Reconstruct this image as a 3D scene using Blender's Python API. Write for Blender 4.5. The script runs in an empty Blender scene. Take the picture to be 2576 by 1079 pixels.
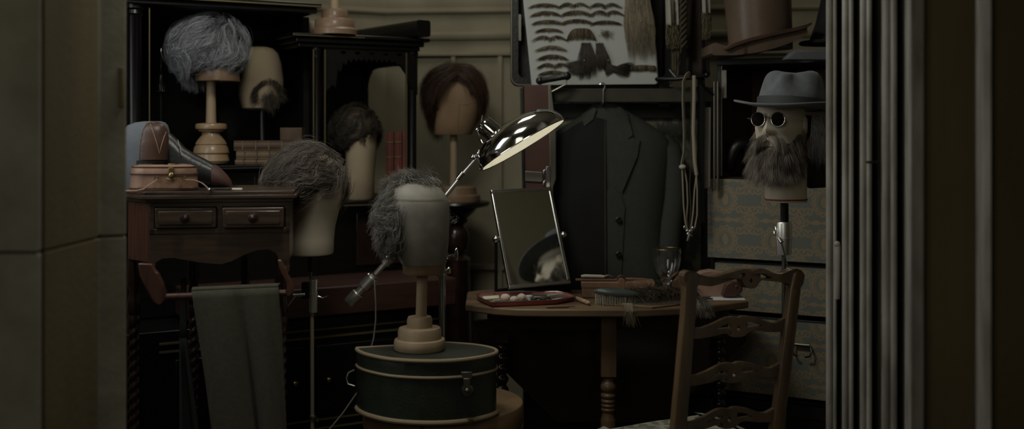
import bpy, math, random
import numpy as np
from mathutils import Vector, Matrix, noise
from mathutils.geometry import tessellate_polygon
V = Vector; PI = math.pi
random.seed(7)
SCN = bpy.context.scene; COL = SCN.collection
# photograph frame 2576 x 1079: focal length 2800 px, horizon at row 330, camera 1.30 m above the floor
F, HX, HY, CZ = 2800.0, 1288.0, 330.0, 1.30
def W(px, py, Y): return V(((px - HX) / F * Y, Y, CZ - (py - HY) / F * Y))
def rot(axis, a): return Matrix.Rotation(a, 4, axis)

# ---------------------------------------------------------------- mesh builder
INV = {}
class MB:
    def __init__(s): s.v = []; s.f = []
    def add(s, vs, fs, M=None):
        b = len(s.v)
        if M is not None: vs = [M @ V(p) for p in vs]
        s.v += [tuple(p) for p in vs]
        s.f += [tuple(i + b for i in f) for f in fs]
        return s
    def box(s, c, d, M=None):
        x, y, z = d[0] / 2, d[1] / 2, d[2] / 2
        vs = [V((a * x, b * y, e * z)) for e in (-1, 1) for b in (-1, 1) for a in (-1, 1)]
        T = Matrix.Translation(V(c))
        if M is not None: T = T @ M
        return s.add(vs, [(0, 2, 3, 1), (4, 5, 7, 6), (0, 1, 5, 4), (2, 6, 7, 3), (0, 4, 6, 2), (1, 3, 7, 5)], T)
    def loft(s, rings, cap=True, closed=True, loop=False):
        n = len(rings[0]); vs = [p for r in rings for p in r]; fs = []
        m = len(rings)
        for i in range(m if loop else m - 1):
            i2 = (i + 1) % m
            for j in range(n if closed else n - 1):
                k = (j + 1) % n
                fs.append((i * n + j, i * n + k, i2 * n + k, i2 * n + j))
        if cap and not loop:
            fs.append(tuple(range(n - 1, -1, -1))); fs.append(tuple((m - 1) * n + j for j in range(n)))
        return s.add(vs, fs)
    def tube(s, pts, r, n=10, cap=True, loop=False, flat=1.0, up=None):
        pts = [V(p) for p in pts]; m = len(pts)
        rs = r if isinstance(r, (list, tuple)) else [r] * m
        T = []
        for i in range(m):
            a = pts[i - 1] if (i or loop) else pts[i]; b = pts[(i + 1) % m] if (i < m - 1 or loop) else pts[i]
            d = b - a
            T.append(d.normalized() if d.length > 1e-9 else V((0, 0, 1)))
        u = V(up) if up is not None else (V((0, 0, 1)) if abs(T[0].z) < .9 else V((1, 0, 0)))
        rings = []
        nn = (u - T[0] * u.dot(T[0])).normalized()
        for i in range(m):
            nn = nn - T[i] * nn.dot(T[i])
            nn = nn.normalized() if nn.length > 1e-6 else T[i].orthogonal().normalized()
            b = T[i].cross(nn)
            rings.append([pts[i] + (nn * math.cos(2 * PI * k / n) * flat + b * math.sin(2 * PI * k / n)) * rs[i] for k in range(n)])
        return s.loft(rings, cap, True, loop)
    def lathe(s, prof, c=(0, 0, 0), n=28, M=None, rf=None):
        rings = []
        for (r, z) in prof:
            rings.append([V((max(r, 1e-4) * math.cos(2 * PI * k / n) * (rf(k / n, z) if rf else 1), max(r, 1e-4) * math.sin(2 * PI * k / n) * (rf(k / n, z) if rf else 1), z)) for k in range(n)])
        T = Matrix.Translation(V(c))
        if M is not None: T = T @ M
        rings = [[T @ p for p in R] for R in rings]
        return s.loft(rings)
    def ball(s, c, r, nu=20, nv=12, M=None):
        r = (r, r, r) if isinstance(r, (int, float)) else r
        prof = [(math.sin(PI * i / nv), -math.cos(PI * i / nv)) for i in range(nv + 1)]
        T = Matrix.Translation(V(c)) @ (M if M is not None else Matrix.Identity(4)) @ Matrix.Diagonal(V((r[0], r[1], r[2], 1)))
        rings = [[T @ V((max(q, 1e-4) * math.cos(2 * PI * k / nu), max(q, 1e-4) * math.sin(2 * PI * k / nu), z)) for k in range(nu)] for q, z in prof]
        return s.loft(rings)
    def slab(s, outer, holes, fn, th):
        """2-D outline (with holes) mapped by fn(x, y, w) to space, w runs 0..th"""
        polys = [[V((x, y, 0)) for x, y in outer]] + [[V((x, y, 0)) for x, y in h] for h in holes]
        tri = tessellate_polygon(polys)
        flat = [p for q in polys for p in q]; n = len(flat)
        vs = [fn(p.x, p.y, 0) for p in flat] + [fn(p.x, p.y, th) for p in flat]
        fs = [tuple(t) for t in tri] + [tuple(i + n for i in reversed(t)) for t in tri]
        b = 0
        for q in polys:
            for i in range(len(q)):
                j = (i + 1) % len(q)
                fs.append((b + i, b + j, b + j + n, b + i + n))
            b += len(q)
        return s.add(vs, fs)
    def pxprism(s, poly, Y, th, holes=()):
        """outline in photograph pixels standing at depth Y, thickness th away from the viewer"""
        def fn(x, y, w):
            p = W(x, y, Y); return V((p.x, p.y + w, p.z))
        return s.slab(poly, holes, fn, th)
    def plan(s, poly, z0, z1):
        return s.slab(poly, (), lambda x, y, w: V((x, y, z0 + w)), z1 - z0)
    def build(s, name, mat, parent=None, smooth=True, bevel=0, seg=2, angle=.7, sub=0):
        me = bpy.data.meshes.new(name)
        root = parent
        while root is not None and root.parent is not None: root = root.parent
        if root is not None and root.name in INV:
            M = INV[root.name]; vs = [tuple(M @ V(p)) for p in s.v]; loc = None
        else:
            a = np.array(s.v); c = (a.min(0) + a.max(0)) / 2; c[2] = a[:, 2].min()
            vs = [tuple(p) for p in (a - c)]; loc = V(c)
        me.from_pydata(vs, [], s.f); me.validate(); me.update()
        import bmesh
        bm = bmesh.new(); bm.from_mesh(me); bmesh.ops.recalc_face_normals(bm, faces=bm.faces); bm.to_mesh(me); bm.free()
        if smooth:
            me.polygons.foreach_set('use_smooth', [True] * len(me.polygons))
            me.set_sharp_from_angle(angle=angle)
        o = bpy.data.objects.new(name, me); COL.objects.link(o)
        if loc is not None:
            o.location = loc; INV[o.name] = Matrix.Translation(-loc)
        if parent is not None: o.parent = parent
        if mat: me.materials.append(mat)
        if bevel:
            m = o.modifiers.new('bevel', 'BEVEL'); m.width = bevel; m.segments = seg; m.limit_method = 'ANGLE'; m.angle_limit = .6
        if sub:
            m = o.modifiers.new('smooth', 'SUBSURF'); m.levels = sub; m.render_levels = sub
        return o

def tag(o, label, cat, group=None, kind=None):
    o['label'] = label; o['category'] = cat
    if group: o['group'] = group
    if kind: o['kind'] = kind
    return o
def thing(name, label, cat, loc, rz=0, group=None):
    o = bpy.data.objects.new(name, None); COL.objects.link(o)
    o.empty_display_size = .05; o.location = loc; o.rotation_euler = (0, 0, rz)
    INV[o.name] = (Matrix.Translation(V(loc)) @ rot('Z', rz)).inverted()
    return tag(o, label, cat, group)
def struct(o):
    o['kind'] = 'structure'; return o

# ---------------------------------------------------------------- materials
def lin(c):
    c = c / 255.0
    return c / 12.92 if c <= .04045 else ((c + .055) / 1.055) ** 2.4
SAT = .72
def rgb(t):
    g = .3 * t[0] + .59 * t[1] + .11 * t[2]
    return tuple(lin(g + (c - g) * SAT) for c in t) + (1,)
def mat(name, col, rough=.6, metal=0, spec=.5, col2=None, scale=12, stretch=(1, 1, 1), bump=0, bscale=60, coat=0, trans=0, ior=1.45, sheen=0, island=False, detail=4, lo=.35, hi=.68, bstretch=(1, 1, 1), emit=None, alpha=1):
    m = bpy.data.materials.new(name); m.use_nodes = True
    nt = m.node_tree; b = nt.nodes['Principled BSDF']; L = nt.links.new
    b.inputs['Base Color'].default_value = rgb(col)
    b.inputs['Roughness'].default_value = rough; b.inputs['Metallic'].default_value = metal
    b.inputs['Specular IOR Level'].default_value = spec; b.inputs['IOR'].default_value = ior
    b.inputs['Coat Weight'].default_value = coat; b.inputs['Coat Roughness'].default_value = .18
    b.inputs['Transmission Weight'].default_value = trans
    if sheen: b.inputs['Sheen Weight'].default_value = sheen; b.inputs['Sheen Roughness'].default_value = .5
    if emit:
        b.inputs['Emission Color'].default_value = rgb(emit[0]); b.inputs['Emission Strength'].default_value = emit[1]
    tc = nt.nodes.new('ShaderNodeTexCoord')
    def nz(sc, st, det):
        mp = nt.nodes.new('ShaderNodeMapping'); mp.inputs['Scale'].default_value = st
        n = nt.nodes.new('ShaderNodeTexNoise'); n.inputs['Scale'].default_value = sc; n.inputs['Detail'].default_value = det
        L(tc.outputs['Object'], mp.inputs['Vector']); L(mp.outputs[0], n.inputs['Vector'])
        return n.outputs['Fac']
    if col2:
        rmp = nt.nodes.new('ShaderNodeValToRGB')
        rmp.color_ramp.elements[0].position = lo; rmp.color_ramp.elements[0].color = rgb(col)
        rmp.color_ramp.elements[1].position = hi; rmp.color_ramp.elements[1].color = rgb(col2)
        if island:
            g = nt.nodes.new('ShaderNodeAttribute'); g.attribute_name = 'tone'; L(g.outputs['Fac'], rmp.inputs[0])
        else:
            L(nz(scale, stretch, detail), rmp.inputs[0])
        L(rmp.outputs[0], b.inputs['Base Color'])
    if bump:
        bp = nt.nodes.new('ShaderNodeBump'); bp.inputs['Strength'].default_value = bump; bp.inputs['Distance'].default_value = .004
        L(nz(bscale, bstretch, 3), bp.inputs['Height']); L(bp.outputs[0], b.inputs['Normal'])
    return m

class E:
    """a socket with arithmetic, for writing patterns as formulas"""
    nt = None
    def __init__(s, k): s.k = k
    @staticmethod
    def op(o, *a):
        n = E.nt.nodes.new('ShaderNodeMath'); n.operation = o
        for i, x in enumerate(a):
            if isinstance(x, E): E.nt.links.new(x.k, n.inputs[i])
            else: n.inputs[i].default_value = x
        return E(n.outputs[0])
    def __add__(s, o): return E.op('ADD', s, o)
    def __sub__(s, o): return E.op('SUBTRACT', s, o)
    def __mul__(s, o): return E.op('MULTIPLY', s, o)
    def __truediv__(s, o): return E.op('DIVIDE', s, o)
    def abs(s): return E.op('ABSOLUTE', s)
    def lt(s, o): return E.op('LESS_THAN', s, o)
    def max(s, o): return E.op('MAXIMUM', s, o)
    def min(s, o): return E.op('MINIMUM', s, o)
    def sqrt(s): return E.op('SQRT', s)
    def sin(s): return E.op('SINE', s)
    def wrap(s, c): return s - E.op('FLOOR', s / c + .5) * c

def damask_material():
    m = bpy.data.materials.new('damask_paper'); m.use_nodes = True
    nt = m.node_tree; E.nt = nt; b = nt.nodes['Principled BSDF']
    tc = nt.nodes.new('ShaderNodeTexCoord')
    nz = nt.nodes.new('ShaderNodeTexNoise'); nz.inputs['Scale'].default_value = 60
    nt.links.new(tc.outputs['UV'], nz.inputs['Vector'])
    sx = nt.nodes.new('ShaderNodeSeparateXYZ'); nt.links.new(tc.outputs['UV'], sx.inputs[0])
    jit = (E(nz.outputs['Fac']) - .5) * .006
    x = E(sx.outputs[0]) + jit; y = E(sx.outputs[1]) + jit
    PX, PY = .176, .143
    def cell(ox, oy): return (x - ox).wrap(PX), (y - oy).wrap(PY)
    def rad(a, q, ex=1.0): return ((a * ex) * (a * ex) + q * q).sqrt()
    out = None
    def put(e):
        nonlocal out
        out = e if out is None else out.max(e)
    # oval medallion with a figure, a beaded border and petals
    a, q = cell(.046, .065); r = rad(a, q, 1.15); th = E.op('ARCTAN2', q, a)
    put((r - .037).abs().lt(.0035)); put((r - .047 - (th * 14).sin() * .003).abs().lt(.0034))
    put(rad(a * 1.9, q).lt(.021)); put(((r - .028).abs().lt(.0014)))
    # rosette between medallions
    a, q = cell(.046 + PX / 2, .065 + PY / 2); r = rad(a, q); th = E.op('ARCTAN2', q, a)
    put(r.lt(.010)); put((r - .019 - (th * 8).sin() * .004).abs().lt(.0042))
    # acanthus bar between two medallions
    a, q = cell(.046, .065 + PY / 2)
    put((q.abs() - (a * 170).sin() * .003 - .003).lt(.003) * a.abs().lt(.05))
    put((a.abs() - .055 - q * q * 60).abs().lt(.0026) * q.abs().lt(.03))
    # scrolls
    for sx_, sy_ in ((1, 1), (-1, 1), (1, -1), (-1, -1)):
        a, q = cell(.046 + PX / 2 + sx_ * .036, .065 + PY / 2 + sy_ * .034); r = rad(a, q); th = E.op('ARCTAN2', q * sy_, a * sx_)
        put((r - .010 - th * .0030).abs().lt(.0030) * r.lt(.026))
        a, q = cell(.046 + PX / 2 + sx_ * .014, .065 + sy_ * .030); r = rad(a, q); th = E.op('ARCTAN2', q * sy_, a * (-sx_))
        put((r - .011 - th * .0028).abs().lt(.0030) * r.lt(.024))
    mix = nt.nodes.new('ShaderNodeMix'); mix.data_type = 'RGBA'
    mix.inputs['A'].default_value = rgb((106, 108, 100)); mix.inputs['B'].default_value = rgb((150, 125, 82))
    nt.links.new((out * .85).k, mix.inputs['Factor']); nt.links.new(mix.outputs['Result'], b.inputs['Base Color'])
    b.inputs['Roughness'].default_value = .75
    return m

WOODS = (1, 1, 14)
M = dict(
    stone=mat('grey_stone', (142, 138, 116), .85, col2=(122, 116, 94), scale=9, bump=.35, bscale=45),
    brown_stone=mat('brown_stone', (112, 94, 56), .9, col2=(92, 77, 45), scale=5, stretch=(1, 1, .3), bump=.3, bscale=60),
    moulding=mat('grey_moulding', (158, 154, 142), .55, col2=(112, 106, 92), scale=22, stretch=(1, 1, .25), bump=.35, bscale=30),
    panel=mat('panelled_wall', (138, 128, 98), .75, col2=(120, 110, 82), scale=4, bump=.15, bscale=40),
    floor=mat('dark_boards', (70, 54, 36), .45, col2=(46, 35, 22), scale=6, stretch=(8, 1, 1), bump=.2),
    plaster=mat('ceiling_plaster', (170, 162, 136), .9),
    ebony=mat('ebonised_wood', (9, 8, 7), .34, spec=.4, col2=(15, 13, 11), scale=7, stretch=(1, 1, 8), bump=.05, coat=.1),
    gilt=mat('gilt_line', (120, 104, 62), .4, .6),
    mahogany=mat('mahogany', (90, 50, 34), .34, col2=(66, 35, 24), scale=9, stretch=(9, 9, .8), coat=.35, bump=.05),
    mahogany_dark=mat('dark_mahogany', (78, 56, 39), .3, col2=(52, 36, 25), scale=9, stretch=(.8, 6, 9), coat=.5, bump=.05),
    oak=mat('brown_oak', (104, 72, 42), .42, col2=(72, 48, 27), scale=14, stretch=(1, 1, .14), coat=.2, bump=.1),
    oak_top=mat('table_oak', (112, 84, 52), .5, col2=(76, 55, 33), scale=14, stretch=(.14, 1, 1), coat=.1, bump=.1),
    chairwood=mat('chair_walnut', (108, 80, 48), .3, col2=(70, 50, 29), scale=16, stretch=(1, 1, .2), coat=.4, bump=.08),
    darkwood=mat('dark_turned_wood', (52, 30, 22), .25, col2=(34, 19, 14), scale=10, coat=.5),
    pine=mat('turned_pine', (176, 140, 96), .42, col2=(150, 114, 74), scale=16, stretch=(1, 1, .2), coat=.3, bump=.06),
    palewood=mat('pale_wood', (170, 142, 104), .6, col2=(150, 122, 86), scale=18, stretch=(1, 1, .2)),
    blockwood=mat('wig_block_wood', (138, 106, 74), .5, col2=(116, 85, 57), scale=14, stretch=(1, 1, .3), coat=.2),
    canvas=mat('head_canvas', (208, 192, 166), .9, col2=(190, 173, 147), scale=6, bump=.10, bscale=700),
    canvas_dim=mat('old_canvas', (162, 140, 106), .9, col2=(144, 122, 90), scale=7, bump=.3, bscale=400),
    canvas_brown=mat('brown_leathercloth', (150, 114, 76), .65, col2=(128, 95, 61), scale=8, bump=.2, bscale=200),
    gauze=mat('grey_gauze', (142, 136, 122), .62, col2=(116, 110, 98), scale=14, bump=.12, bscale=600),
    chrome=mat('chrome', (205, 206, 204), .1, 1),
    chrome_worn=mat('worn_chrome', (188, 187, 180), .24, 1),
    steel=mat('dull_steel', (120, 116, 102), .4, 1),
    brass=mat('brass', (150, 124, 70), .35, 1),
    blackmetal=mat('black_metal', (20, 20, 20), .35, .3),
    reflector=mat('white_enamel', (228, 222, 200), .35),
    bulb=mat('lit_bulb', (255, 248, 230), .5, emit=((255, 250, 232), 24.0)),
    mirror=mat('mirror_glass', (226, 228, 222), .03, 1),
    glass=mat('clear_glass', (255, 255, 255), .02, trans=1, ior=1.5),
    tan=mat('tan_leather', (152, 108, 78), .45, col2=(130, 89, 62), scale=20, bump=.15, bscale=150),
    tan_pale=mat('pale_tan_leather', (160, 120, 96), .6, col2=(140, 102, 79), scale=20, bump=.1, bscale=150),
    ledge=mat('ledge_mahogany', (72, 40, 29), .45, col2=(58, 31, 22), scale=7, stretch=(1, 8, 8)),
    brownleather=mat('brown_leather', (84, 54, 38), .42, col2=(66, 41, 29), scale=10, bump=.12, bscale=120),
    hatleather=mat('brown_case_leather', (100, 79, 61), .36, col2=(84, 65, 49), scale=7, bump=.12, bscale=90),
    redleather=mat('red_brown_leather', (86, 46, 34), .6, col2=(70, 38, 28), scale=7, bump=.12, bscale=160),
    blackleather=mat('black_leather', (18, 18, 17), .38, bump=.2, bscale=110),
    bluecloth=mat('blue_grey_cloth', (92, 97, 102), .85, col2=(78, 82, 88), scale=9, bump=.2, bscale=200),
    greencase=mat('dark_green_leathercloth', (44, 52, 42), .34, col2=(36, 43, 35), scale=20, bump=.25, bscale=220),
    piping=mat('cream_piping', (142, 120, 84), .55),
    bentwood=mat('bentwood', (128, 94, 56), .5, col2=(104, 76, 44), scale=9, stretch=(1, 1, 6), bump=.05),
    trouser=mat('grey_wool', (66, 63, 45), .95, col2=(58, 56, 40), scale=90, bump=.25, bscale=600, sheen=.1),
    darkcloth=mat('dark_wool', (30, 30, 26), .95, bump=.2, bscale=400),
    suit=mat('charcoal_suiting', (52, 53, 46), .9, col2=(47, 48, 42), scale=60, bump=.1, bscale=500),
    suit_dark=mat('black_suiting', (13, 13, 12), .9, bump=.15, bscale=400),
    whitecloth=mat('white_board_cloth', (168, 170, 163), .9, bump=.15, bscale=300),
    felt=mat('grey_felt', (96, 102, 108), .9, col2=(84, 90, 95), scale=40, bump=.15, bscale=500, sheen=.15),
    feltband=mat('dark_hat_band', (58, 62, 64), .7),
    blackfelt=mat('black_felt', (16, 16, 17), .85),
    headpaint=mat('ivory_head', (204, 190, 164), .6, col2=(190, 174, 148), scale=10, bump=.08, bscale=100),
    darklens=mat('dark_lens', (22, 15, 14), .16, spec=.3),
    redband=mat('red_pin', (150, 42, 34), .5),
    redtray=mat('red_enamel', (188, 72, 66), .3, col2=(160, 56, 52), scale=14),
    traymetal=mat('tray_inside', (120, 116, 104), .4, .4),
    puff=mat('powder_puff', (196, 166, 148), .95, bump=.6, bscale=260, sheen=.3),
    ivory=mat('ivory', (214, 206, 178), .45),
    bristle=mat('bristle', (196, 186, 160), .7),
    paper=mat('white_paper', (196, 198, 196), .8),
    bluepen=mat('blue_enamel', (42, 54, 96), .3),
    brush_green=mat('green_brush_back', (58, 68, 62), .35),
    cork=mat('cork', (178, 142, 96), .8, col2=(150, 116, 76), scale=60),
    redbook=mat('red_book_cloth', (122, 54, 40), .6, col2=(100, 42, 31), scale=10),
    brownbook=mat('brown_book_leather', (92, 64, 40), .6, col2=(72, 48, 29), scale=14),
    palebook=mat('pale_book_vellum', (116, 90, 58), .7, col2=(98, 74, 46), scale=14),
    pages=mat('page_edges', (170, 146, 104), .85),
    rubber=mat('grey_cable', (122, 120, 108), .5),
    ribbon=mat('cream_ribbon', (176, 164, 140), .8),
    cord=mat('pale_cord', (150, 138, 112), .7),
    fringe=mat('khaki_fringe', (58, 51, 31), .85, col2=(96, 86, 54), island=True, lo=0, hi=1),
    shawl=mat('grey_shawl', (142, 138, 122), .9, bump=.4, bscale=120),
    lining=mat('olive_brocade', (116, 112, 84), .8, col2=(70, 74, 66), scale=46, stretch=(1, 1, .5), lo=.42, hi=.56),
    browncloth=mat('dark_brown_cloth', (40, 30, 22), .9),
    seat=mat('seat_brocade', (150, 146, 120), .85, col2=(96, 98, 84), scale=38, lo=.45, hi=.55),
    trunkblack=mat('black_fibre', (16, 16, 15), .5, bump=.1, bscale=90),
    h_grey=mat('grey_hair', (62, 63, 66), .36, col2=(196, 198, 204), island=True, lo=0, hi=1, spec=.6),
    h_brown=mat('brown_hair', (34, 27, 20), .34, col2=(128, 112, 96), island=True, lo=0, hi=1, spec=.6),
    h_dark=mat('dark_brown_hair', (70, 60, 44), .5, col2=(34, 28, 20), island=True, lo=0, hi=1, spec=.4),
    h_aub=mat('auburn_hair', (30, 19, 12), .42, col2=(92, 60, 38), island=True, lo=0, hi=1, spec=.4),
    h_salt=mat('pepper_hair', (36, 33, 28), .36, col2=(150, 143, 130), island=True, lo=0, hi=1, spec=.6),
    h_beard=mat('beard_hair', (66, 56, 46), .5, col2=(156, 142, 126), island=True, lo=0, hi=1, spec=.4),
    h_mous=mat('moustache_hair', (66, 54, 36), .6, col2=(124, 106, 76), island=True, lo=0, hi=1, spec=.3),
    h_pale=mat('sandy_hair', (150, 134, 106), .6, col2=(104, 90, 68), island=True, lo=0, hi=1, spec=.3),
    h_black=mat('black_hair', (26, 24, 22), .4, col2=(14, 13, 12), island=True, lo=0, hi=1, spec=.4),
    nickel=mat('aged_nickel', (158, 146, 114), .42, .55),
    chrome_satin=mat('satin_chrome', (222, 221, 214), .38, 1),
    h_heap=mat('heap_hair', (32, 25, 17), .5, col2=(104, 84, 60), island=True, lo=0, hi=1, spec=.35),
    dullcloth=mat('dull_olive_binding', (62, 58, 42), .8, col2=(48, 42, 30), scale=9),
    damask=damask_material(),
)

# ---------------------------------------------------------------- hair
def strands(P, r, name, material, parent=None, tip=.25):
    """P: (n, k, 3) polylines -> ONE mesh of thin tapering three-sided hairs"""
    P = np.asarray(P, dtype=float); n, k, _ = P.shape
    T = np.gradient(P, axis=1); T /= np.linalg.norm(T, axis=2, keepdims=True) + 1e-9
    rng = np.random.default_rng(3)
    A = rng.normal(size=(n, 1, 3)); A = np.repeat(A, k, 1)
    N = np.cross(T, A); N /= np.linalg.norm(N, axis=2, keepdims=True) + 1e-9
    B = np.cross(T, N)
    t = np.linspace(0, 1, k)
    rad = (r * (1 - (1 - tip) * t ** 2))[None, :, None]
    ring = [P + rad * (N * math.cos(a) + B * math.sin(a)) for a in (0, 2 * PI / 3, 4 * PI / 3)]
    vs = np.stack(ring, 2).reshape(-1, 3)
    base = (np.arange(n) * k * 3)[:, None, None]; i = (np.arange(k - 1) * 3)[None, :, None]
    q = []
    for j in range(3):
        j2 = (j + 1) % 3
        q.append(np.stack([base + i + j, base + i + j2, base + i + 3 + j2, base + i + 3 + j], -1).reshape(-1, 4))
    q = np.concatenate(q)
    mb = MB(); mb.v = vs; 
    root = parent
    while root is not None and root.parent is not None: root = root.parent
    loc = None
    if root is not None and root.name in INV:
        m = np.array(INV[root.name]); vs = vs @ m[:3, :3].T + m[:3, 3]
    else:
        c = (vs.min(0) + vs.max(0)) / 2; c[2] = vs[:, 2].min(); vs = vs - c; loc = V(c)
    me = bpy.data.meshes.new(name)
    me.vertices.add(len(vs)); me.vertices.foreach_set('co', vs.ravel())
    me.loops.add(q.size); me.loops.foreach_set('vertex_index', q.ravel().astype(np.int32))
    me.polygons.add(len(q)); me.polygons.foreach_set('loop_start', np.arange(0, q.size, 4, dtype=np.int32))
    me.update(calc_edges=True)
    mid = P[:, k // 2]; tn = np.array([noise.noise(V(p) * 55) * .75 + noise.noise(V(p) * 140) * .5 for p in mid]) + rng.normal(size=n) * .13 + .5
    at = me.attributes.new('tone', 'FLOAT', 'POINT'); at.data.foreach_set('value', np.repeat(np.clip(tn, 0, 1), k * 3).astype(np.float32))
    me.polygons.foreach_set('use_smooth', np.ones(len(q), dtype=bool))
    o = bpy.data.objects.new(name, me); COL.objects.link(o); me.materials.append(material)
    if loc is not None: o.location = loc; INV[o.name] = Matrix.Translation(-loc)
    if parent is not None: o.parent = parent
    return o

def rand_dirs(n, region, rnd):
    out = []
    tries = 0
    while len(out) < n and tries < n * 400:
        tries += 1
        d = V((rnd.gauss(0, 1), rnd.gauss(0, 1), rnd.gauss(0, 1)))
        if d.length < 1e-3: continue
        d.normalize()
        if region(d): out.append(d)
    return out

def hair(c, r, region, flow, guides, per, length, k=9, curl=.6, freq=9, vol=.12, free=.2, spread=.011, clump=.6, seed=1, wave=0, wfreq=1.3, shell=1.04, fuzz=.003, drop=.3):
    """hair lying on the ellipsoid (c, r): guides run along the flow at a height that swells by lock, the last part
    of each comes free; strands gather round each guide"""
    rnd = random.Random(seed); c = V(c); out = []
    off = V((seed * 3.7, seed * 1.3, seed * 5.1)); rv = V(r)
    def shellpos(p, f):
        q = V(((p.x - c.x) / rv.x, (p.y - c.y) / rv.y, (p.z - c.z) / rv.z)); l = max(q.length, 1e-4); q *= f / l
        return V((c.x + q.x * rv.x, c.y + q.y * rv.y, c.z + q.z * rv.z)), q / f, l
    for d in rand_dirs(guides, region, rnd):
        ln = length * rnd.uniform(.65, 1.15); st = ln / (k - 1)
        p, q, _ = shellpos(c + V((d.x * rv.x, d.y * rv.y, d.z * rv.z)), shell)
        f = V(flow(d)); f = f - d * f.dot(d); dv = f.normalized() if f.length > 1e-4 else d.orthogonal()
        G = [p.copy()]; ph = noise.noise(p * 9 + off) * 7 + rnd.uniform(-.4, .4)
        top = shell + vol * (.55 + 1.0 * max(-.4, noise.noise(p * 14 + off)) + rnd.uniform(-.15, .25))
        for i in range(1, k):
            t = i / (k - 1)
            nv = noise.noise_vector(p * freq + off) * curl
            nrm = q.normalized(); f = V(flow(q.normalized())); f = f - nrm * f.dot(nrm)
            side = nrm.cross(dv)
            dv = dv * .8 + f * .35 + nv * .6 + side * (wave * math.sin(ph + wfreq * i))
            if t <= 1 - free:
                dv = (dv - nrm * dv.dot(nrm)).normalized()
                h = shell + (top - shell) * math.sin(min(1, t * 1.6) * PI / 2)
                p, q, _ = shellpos(p + dv * st, h)
            else:
                dv = (dv.normalized() + V((0, 0, -drop)) + nrm * .15).normalized(); p = p + dv * st
                p2, q2, l = shellpos(p, 1.03)
                if l < 1.03: p = p2
                q = q2
            G.append(p.copy())
        for _ in range(per):
            o = V((rnd.gauss(0, 1), rnd.gauss(0, 1), rnd.gauss(0, 1))) * spread
            o2 = V((rnd.gauss(0, 1), rnd.gauss(0, 1), rnd.gauss(0, 1))) * fuzz
            cut = rnd.uniform(.75, 1.0); S = []
            for i in range(k):
                t = i / (k - 1); x = t * cut * (k - 1); a = min(int(x), k - 2); u = x - a
                pt = G[a].lerp(G[a + 1], u) + o * (1 - clump * t) + o2 * t * t
                p2, _, l = shellpos(pt, 1.015)
                S.append(tuple(p2 if l < 1.015 else pt))
            out.append(S)
    return out

def cap(c, r, region, name, material, parent, s=1.015, nu=36, nv=24):
    mb = MB(); vs = []; fs = []
    for i in range(nv + 1):
        for j in range(nu):
            a = PI * i / nv; b = 2 * PI * j / nu
            vs.append((math.sin(a) * math.cos(b), math.sin(a) * math.sin(b), math.cos(a)))
    for i in range(nv):
        for j in range(nu):
            q = (i * nu + j, i * nu + (j + 1) % nu, (i + 1) * nu + (j + 1) % nu, (i + 1) * nu + j)
            m = sum((V(vs[x]) for x in q), V()) / 4
            if m.length > 0 and region(m.normalized()): fs.append(q)
    vs2 = [(c[0] + v[0] * r[0] * s, c[1] + v[1] * r[1] * s, c[2] + v[2] * r[2] * s) for v in vs]
    mb.add(vs2, fs)
    o = mb.build(name, material, parent)
    import bmesh
    bm = bmesh.new(); bm.from_mesh(o.data)
    bmesh.ops.delete(bm, geom=[v for v in bm.verts if not v.link_faces], context='VERTS'); bm.to_mesh(o.data); bm.free()
    m = o.modifiers.new('thickness', 'SOLIDIFY'); m.thickness = .003; m.offset = 1
    return o

def pxring(py, Y, cx, rx, ry, n=24, p=2.0, yoff=0):
    """horizontal superellipse ring whose silhouette spans cx-rx..cx+rx (pixels) at row py; ry in metres"""
    c = W(cx, py, Y); R = rx * Y / F; out = []
    for k in range(n):
        a = 2 * PI * k / n; ca, sa = math.cos(a), math.sin(a)
        out.append(V((c.x + R * math.copysign(abs(ca) ** (2 / p), ca), c.y + yoff + ry * math.copysign(abs(sa) ** (2 / p), sa), c.z)))
    return out
def headloft(rows, Y, n=28, p=2.2):
    """rows: (py, cx, rx, ry[, yoff])"""
    mb = MB(); mb.loft([pxring(r[0], Y, r[1], r[2], r[3], n, p, r[4] if len(r) > 4 else 0) for r in rows]); return mb

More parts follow.
